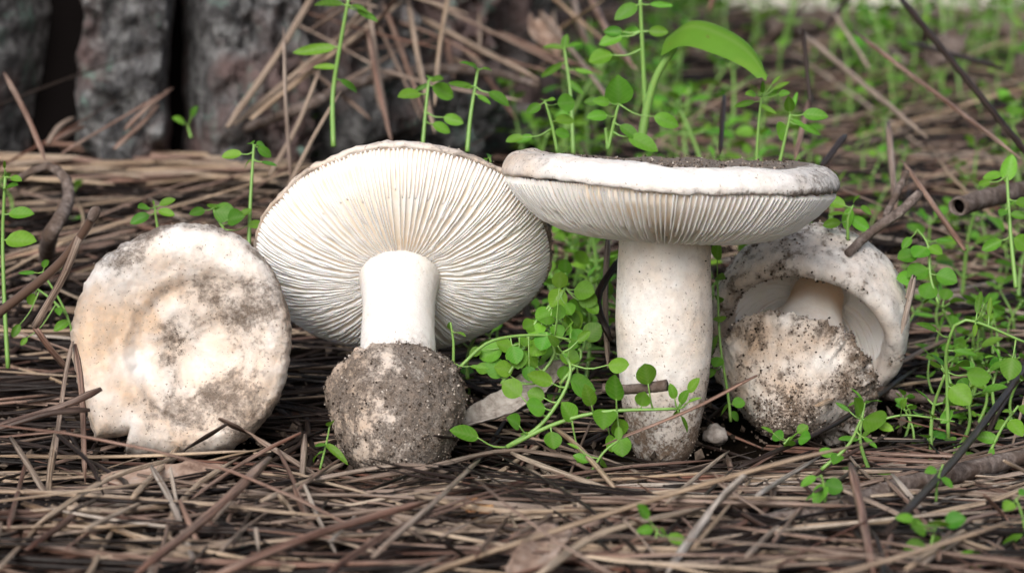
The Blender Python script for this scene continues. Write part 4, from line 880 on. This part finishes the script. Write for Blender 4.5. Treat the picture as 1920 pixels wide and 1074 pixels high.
hero_plant('small four-leaved seedling just above the fallen cap', [[(296, 430, .06), (292, 405, .06), (290, 388, .06)]], [(268, 390, 36, Ov), (262, 410, 38, Ov), (314, 380, 36, Ov), (312, 400, 34, Ov), (288, 380, 16, Na)], 6)
hero_plant('round-leaved seedling between the fallen cap and the gilled cap', [[(420, 430, .06), (405, 405, .06), (400, 390, .06)]], [(370, 397, 36, Ov), (402, 386, 34, Rd), (420, 398, 40, Rd), (440, 408, 38, Rd), (460, 400, 30, Ov), (480, 420, 36, Ov)], 6)
hero_plant('single upright seedling with a leafy head behind the fallen cap', [[(466, 470, .06), (470, 370, .065), (476, 272, .07)]], [(435, 292, 44, Ov), (497, 285, 36, Ov), (470, 266, 32, Ov), (505, 308, 40, Na), (462, 305, 30, Na), (490, 270, 26, Ov)], 8)
hero_plant('tall narrow-leaved seedling standing before the pine trunk', [[(625, 275, .14), (624, 180, .15), (637, 90, .15), (655, -10, .15)]], [(590, 95, 84, Na), (610, 125, 50, Na), (658, 160, 54, Na), (688, 28, 46, Na), (615, 6, 60, Na), (672, 12, 40, Na), (660, -5, 40, Na)], 10)
hero_plant('tiny two-leaved sprout at the foot of the trunk fissure', [[(358, 258, .28), (352, 235, .28)]], [(338, 225, 30, Ov), (362, 210, 30, Ov)], 7)
hero_plant('seedling with oval leaves just behind the gilled cap', [[(792, 280, .12), (798, 210, .125), (804, 150, .13)]], [(768, 177, 46, Ov), (832, 172, 52, Ov), (790, 165, 34, Na), (806, 145, 30, Ov), (850, 225, 44, Ov), (828, 240, 40, Ov), (820, 150, 28, Ov)], 8)
hero_plant('seedling with one long-stalked oval leaf behind the gilled cap', [[(876, 285, .1), (882, 220, .105), (896, 130, .11)]], [(936, 182, 50, Ov), (862, 160, 50, Na), (908, 188, 48, Na), (890, 122, 40, Na), (915, 128, 34, Na), (878, 118, 34, Na), (878, 165, 34, Na)], 9)
hero_plant('tiny seedling above the meeting of the two caps', [[(920, 305, .09), (918, 292, .09)]], [(918, 290, 24, Ov), (908, 302, 18, Ov)], 5)
hero_plant('broad-leaved seedling beside the upright cap edge', [[(1045, 285, .1), (1035, 235, .1), (1022, 190, .1)]], [(1062, 193, 46, Rd), (1000, 205, 42, Ov), (1020, 185, 26, Ov), (1032, 186, 24, Ov), (1060, 225, 44, Ov), (985, 262, 40, Ov), (965, 262, 36, Ov), (1055, 250, 36, Ov)], 7)
hero_plant('slim narrow-leaved seedling behind the upright cap', [[(1075, 290, .17), (1070, 180, .18), (1058, 90, .19)]], [(1035, 132, 48, Na), (1095, 135, 44, Na), (1040, 86, 40, Na), (1075, 84, 40, Na), (1080, 165, 44, Na), (1060, 78, 34, Ov)], 8)
hero_plant('seedling topped by one upright round leaf behind the upright cap', [[(1140, 280, .09), (1150, 235, .09), (1160, 195, .09)], [(1140, 280, .09), (1135, 240, .09)]], [(1160, 172, 56, Rd), (1122, 216, 48, Ov), (1250, 226, 56, Ov), (1130, 190, 36, Ov), (1180, 245, 44, Ov), (1205, 265, 60, Ov), (1110, 190, 30, Ov)], 8)
hero_plant('leafy seedling beside the big arching leaf', [[(1212, 240, .14), (1206, 120, .14), (1200, -10, .14)]], [(1145, 75, 56, Ov), (1180, 62, 52, Ov), (1126, 108, 50, Rd), (1235, 60, 40, Ov), (1175, 20, 50, Ov), (1215, -5, 36, Na), (1240, 10, 44, Na), (1150, 60, 44, Ov)], 11)
# big arching leaf
org = at(1203, 250, .12); big = thing('seedling', 'pale thick stalk carrying one big arching leaf behind the upright cap', 'plant', 'seedlings around the mushrooms', org)
Pst = bez([at(1203, 260, .12), at(1215, 195, .12), at(1235, 135, .118), at(1268, 88, .115)], 18); V, Fc, _, _ = sweep(Pst, np.linspace(9, 6, 18) * 1.01 / F, R8, (.1, -1, .2)); obj('stem', mesh('stem', V - np.array(org), Fc, M['gstem']), big)
spine = bez([at(1246, 78, .118), at(1290, 50, .11), at(1345, 62, .10), (at(1400, 95, .09)), at(1438, 145, .08)], 22); V = []; rib = []
for i, p in enumerate(spine):
    u = i / 21; ww = (0.0022 + 0.0068 * math.sin(math.pi * (0.20 + 0.76 * u)) ** 0.9) * (1 if u < .93 else 0.55)
    for j in range(9):
        v = j / 4 - 1; V.append(Vector(p) + Vector((-0.25 * v * ww, -v * ww * .70, -0.52 * v * ww - 0.30 * v * v * ww)) - org); rib.append(max(0, 1 - abs(v) * 4))
bl = obj('leaf', mesh('leaf', [q / 0.05 for q in V], [(i * 9 + j, i * 9 + j + 1, i * 9 + j + 10, i * 9 + j + 9) for i in range(21) for j in range(8)], M['bigleaf'], True, {'rib': rib}), big); bl.scale = (0.05,) * 3
hero_plant('seedling with a feathery top rising over the upright cap', [[(1418, 310, .1), (1422, 240, .1), (1428, 180, .1)]], [(1395, 195, 44, Na), (1450, 180, 40, Na), (1430, 165, 34, Na), (1465, 160, 36, Na), (1440, 205, 34, Na), (1410, 175, 26, Ov), (1455, 150, 24, Na), (1470, 175, 26, Ov)], 7)
hero_plant('seedling with paired spreading leaves over the upright cap', [[(1462, 305, .09), (1472, 260, .09), (1482, 215, .09)]], [(1466, 246, 44, Rd), (1528, 214, 52, Ov), (1520, 242, 48, Na), (1480, 195, 40, Ov), (1500, 232, 30, Na), (1490, 190, 34, Na)], 7)
hero_plant('low leafy seedling tucked between the upright cap rim and the button cap', [[(1590, 450, .06), (1590, 410, .06), (1600, 385, .06)]], [(1565, 380, 44, Ov), (1590, 410, 46, Ov), (1612, 420, 50, Ov), (1570, 400, 40, Na), (1625, 395, 40, Ov), (1600, 375, 36, Na), (1560, 420, 40, Ov)], 7)
hero_plant('small tuft in the dark gap between stem and crusty cup', [[(1370, 790, .03), (1365, 740, .03), (1350, 640, .03), (1345, 520, .04)]], [(1345, 470, 44, Ov), (1350, 520, 34, Ov), (1348, 560, 36, Ov), (1350, 600, 34, Rd), (1340, 640, 34, Rd), (1345, 680, 30, Rd), (1360, 770, 30, Rd), (1385, 755, 26, Rd), (1380, 780, 34, Ov), (1330, 700, 34, Ov)], 6)
hero_plant('flat rosette of little round leaves under the crusty cup', [[(1470, 832, -.035), (1480, 820, -.035)]], [(1460, 818, 30, Rd), (1490, 815, 32, Rd), (1505, 805, 26, Rd), (1510, 822, 30, Rd), (1440, 805, 28, Na), (1480, 832, 26, Rd)], 5)
hero_plant('round-leaved trailing seedling beside the button mushroom cap', [[(1760, 570, .05), (1745, 520, .055), (1740, 460, .06), (1720, 430, .065)]], [(1702, 482, 42, Rd), (1725, 475, 40, Rd), (1720, 512, 46, Rd), (1752, 520, 42, Rd), (1775, 520, 46, Rd), (1740, 545, 44, Rd), (1700, 455, 36, Ov), (1755, 470, 40, Ov), (1770, 450, 34, Na), (1745, 560, 40, Ov), (1700, 520, 36, Rd)], 6)
hero_plant('tall seedling with wide-spaced oval leaves beyond the button mushroom', [[(1905, 540, .06), (1895, 440, .07), (1888, 330, .08)]], [(1892, 315, 50, Ov), (1860, 330, 40, Ov), (1860, 460, 46, Ov), (1915, 455, 44, Rd), (1845, 345, 34, Ov), (1880, 400, 40, Ov), (1920, 380, 44, Ov), (1910, 405, 36, Ov)], 9)
hero_plant('open sprawling seedling with pointed pale leaves beside the crusty cup', [[(1778, 820, -.02), (1776, 720, -.02), (1776, 650, -.025), (1810, 600, -.03), (1930, 645, -.03)]], [(1740, 612, 58, Na), (1835, 565, 52, Na), (1856, 575, 40, Na), (1810, 660, 50, Na), (1828, 620, 40, Na), (1800, 740, 56, Rd), (1835, 705, 50, Rd), (1895, 690, 50, Rd), (1850, 560, 30, Na)], 8)
hero_plant('row of pale oval leaflets on a creeping stem beside the crusty cup', [[(1640, 790, -.02), (1700, 778, -.02), (1790, 790, -.02)]], [(1692, 758, 34, Ov), (1722, 772, 36, Ov), (1747, 780, 36, Ov), (1775, 780, 34, Ov)], 5, name='seedling')
hero_plant('bright seedling with three broad leaves in the litter below the crusty cup', [[(1540, 880, -.05), (1590, 835, -.05), (1615, 785, -.05)]], [(1606, 762, 56, Ov), (1640, 788, 54, Rd), (1612, 815, 46, Na), (1632, 830, 44, Na), (1580, 762, 30, Na), (1550, 850, 46, Ov), (1570, 855, 44, Ov), (1660, 800, 30, Ov)], 8)
hero_plant('pair of rounded leaves low in the litter below the crusty cup', [[(1545, 950, -.11), (1548, 925, -.11), (1540, 890, -.11)]], [(1538, 922, 46, Ov), (1562, 912, 40, Rd), (1515, 900, 40, Ov), (1520, 930, 26, Na)], 6)
hero_plant('low clump of big round leaves in the litter before the half-buried branch', [[(1750, 1085, -.165), (1745, 1030, -.165), (1755, 985, -.165)]], [(1720, 990, 50, Rd), (1760, 980, 44, Rd), (1790, 975, 46, Rd), (1715, 1030, 56, Rd), (1760, 1030, 64, Rd), (1820, 1050, 66, Ov), (1750, 1065, 60, Rd), (1700, 970, 40, Ov)], 8)
hero_plant('seedling with one long curled leaf beside the clump of big round leaves', [[(1925, 1000, -.145), (1915, 960, -.145), (1905, 935, -.145)]], [(1890, 950, 56, Ov), (1900, 1010, 60, Na), (1920, 920, 40, Ov)], 7)
hero_plant('small pale seedling between the long dark needles', [[(1755, 940, -.105), (1758, 900, -.105), (1768, 870, -.105)]], [(1755, 905, 40, Na), (1775, 905, 30, Ov), (1748, 880, 30, Ov)], 6)
hero_plant('leafy seedling among crossing needles beyond the crusty cup', [[(1850, 860, -.03), (1880, 800, -.03), (1910, 760, -.03)]], [(1850, 820, 44, Ov), (1872, 795, 40, Ov), (1905, 800, 50, Ov), (1925, 770, 40, Ov), (1890, 770, 36, Na), (1860, 850, 36, Na)], 7)
hero_plant('little clover-like sprig low in front of the thick stem', [[(1230, 1010, -.155), (1232, 990, -.155)]], [(1212, 992, 40, Ov), (1250, 1000, 44, Ov), (1205, 958, 44, Ov), (1270, 1010, 40, Ov)], 6)

MARKS = [('the big arching leaf', (1203, 250, .12)), ('the hollow stick', (1850, 372, .14)), ('the dark broken twig', (1680, 400, .065)), ('the upright cap', (1250, 300, .08)), ('the crumpled far leaf', (1775, 100, .62)),
         ('the far fallen branch', (1700, 48, 1.0)), ('the grey arching root', (1000, 160, .38)), ('the crossing long needles', (1800, 180, .22)), ('the paired spreading seedling', (1470, 260, .30)), ('the open far glade', (1350, 60, .9)), ('the propped needles', (1560, 150, .45))]
MARKP = [(n_, at(*q)) for n_, q in MARKS]
def near(x, y): return min(MARKP, key=lambda m_: (m_[1].x - x) ** 2 * 2 + (m_[1].y - y) ** 2)[0]
# wild seedlings behind: a few prototypes, each copied as an individual
def wild(kind, hgt, nodes, lsz, seedv):
    rg = random.Random(seedv); org = Vector((0, 0, 0))
    labels = {'round': 'round-leaved green seedling growing from the litter behind the mushrooms', 'oval': 'oval-leaved green seedling growing from the litter behind the mushrooms', 'narrow': 'narrow-leaved green seedling growing from the litter behind the mushrooms'}
    root = thing('seedling', labels[kind], 'plant', kind + '-leaved seedlings behind'); bag = Bag()
    top_ = Vector((rg.uniform(-.25, .25) * hgt, rg.uniform(-.25, .25) * hgt, hgt)); S = bez([(0, 0, -0.006), tuple(top_ * 0.5 + Vector((rg.uniform(-.22, .22) * hgt, rg.uniform(-.15, .15) * hgt, 0))), tuple(top_)], 12)
    bag.add(*sweep(S, np.linspace(.0009, .0005, 12), R6, (0.1, -1, 0.2))[:2]); az = rg.uniform(0, 6.28)
    for k in range(nodes):
        f = 0.3 + 0.7 * k / max(1, nodes - 1); p = Vector(S[min(11, int(f * 11))]); az += math.pi / 2 + rg.uniform(-.3, .3); many = 4 if (k == nodes - 1) else 2
        for q in range(many):
            a = az + q * 2 * math.pi / many + rg.uniform(-.2, .2); el = rg.uniform(0.1, 0.7) + (0.3 if k == nodes - 1 else 0); d = Vector((math.cos(a) * math.cos(el), math.sin(a) * math.cos(el), math.sin(el)))
            s = lsz * rg.uniform(.7, 1.2) * (0.75 if k == nodes - 1 else 1); base = p + d * s * (0.55 if kind != 'narrow' else 0.1)
            bag.add(*sweep(bez([p, base], 4), [.0005, .0004, .0004, .0003], R6, (0.1, -1, 0.2))[:2])
            place_leaf(root, base, d * 1.0 + Vector((0, 0, -.25)), Vector((0, 0, 1)) + Vector((rg.uniform(-.3, .3), rg.uniform(-.7, .1), 0)), s, kind, org)
    obj('stem', bag.mesh('stem', M['gstem']), root); return root
PROTO = [wild('round', .030, 3, .0085, 1), wild('round', .018, 2, .0080, 2), wild('round', .040, 4, .0090, 3), wild('oval', .035, 3, .0105, 4), wild('oval', .022, 2, .0105, 5), wild('oval', .050, 4, .0110, 6), wild('narrow', .040, 4, .0110, 7), wild('narrow', .028, 3, .0100, 8)]
PK = [('round', .030), ('round', .018), ('round', .040), ('oval', .035), ('oval', .022), ('oval', .050), ('narrow', .040), ('narrow', .028)]
used = [False] * len(PROTO)
def copy_plant(i, loc, rz, sc):
    if not used[i]: used[i] = True; r = PROTO[i]
    else:
        r = PROTO[i].copy(); COL.objects.link(r)
        for ch in PROTO[i].children:
            c_ = ch.copy(); COL.objects.link(c_); c_.parent = r
    kd, hg = PK[i]; hg *= sc; sz = 'tiny' if hg < .02 else 'short' if hg < .030 else 'middling' if hg < .040 else 'tall' if hg < .055 else 'very tall'
    where = near(loc[0], loc[1]) if loc[0] > 0 else ('the tall narrow-leaved seedling' if loc[0] > -0.1 else 'the crooked twig')
    r['label'] = '%s %s-leaved seedling in the litter close to %s' % (sz, kd, where); r['group'] = '%s %s-leaved seedlings by %s' % (sz, kd, where)
    r.location = loc; r.rotation_euler = (random.uniform(-.15, .15), random.uniform(-.15, .15), rz); r.scale = (sc,) * 3
n = 0; tries = 0
while n < 185 and tries < 5000:
    tries += 1; y = 0.06 + 1.15 * random.random() ** 1.1; d = .9 + y
    x = random.uniform(0.0, 0.215 * d) if random.random() < 0.93 else random.uniform(-0.05, 0.03)
    px_, py_, _ = proj((x, y, terrain(x, y)))
    if px_ < 1060 + 40 * random.random() and not (px_ > 940 and random.random() < .3): continue
    if noise.noise(Vector((x * 9, y * 7, 4))) < -0.12 + (0.30 if px_ > 1520 and y < .7 else 0): continue
    if not clear([[x, y, terrain(x, y) + .01], [x, y, terrain(x, y) + .03]], 0.012): continue
    copy_plant(random.randrange(len(PROTO)), (x, y, top(x, y) - 0.003 if y < 1.3 else terrain(x, y)), random.uniform(0, 6.28), random.uniform(0.75, 1.35) * (1 + 0.5 * max(0, y - .3))); n += 1
for k in range(125):
    px_, py_ = random.choice([(random.uniform(1700, 1920), random.uniform(430, 640)), (random.uniform(1620, 1920), random.uniform(640, 900)), (random.uniform(1600, 1920), random.uniform(300, 470)), (random.uniform(1500, 1920), random.uniform(180, 330)), (random.uniform(1740, 1920), random.uniform(640, 800)), (random.uniform(860, 1130), random.uniform(640, 740)), (random.uniform(1020, 1150), random.uniform(470, 600))])
    p = onlit(px_, py_, 0)
    if clear([[p.x, p.y, p.z + .01]], 0.006): copy_plant(random.choice([0, 1, 1, 4, 4, 7]), p - Vector((0, 0, .003)), random.uniform(0, 6.28), random.uniform(.55, 1.0)); 
for (px_, py_) in [(20, 410), (130, 420), (610, 290), (640, 275), (570, 300), (590, 280)]:
    p = onlit(px_, py_, 0); copy_plant(random.choice([1, 4]), p, random.uniform(0, 6.28), random.uniform(.7, 1.0))
print('needles', len(NEEDLES), 'hero', len(HERO), 'single', len(single))
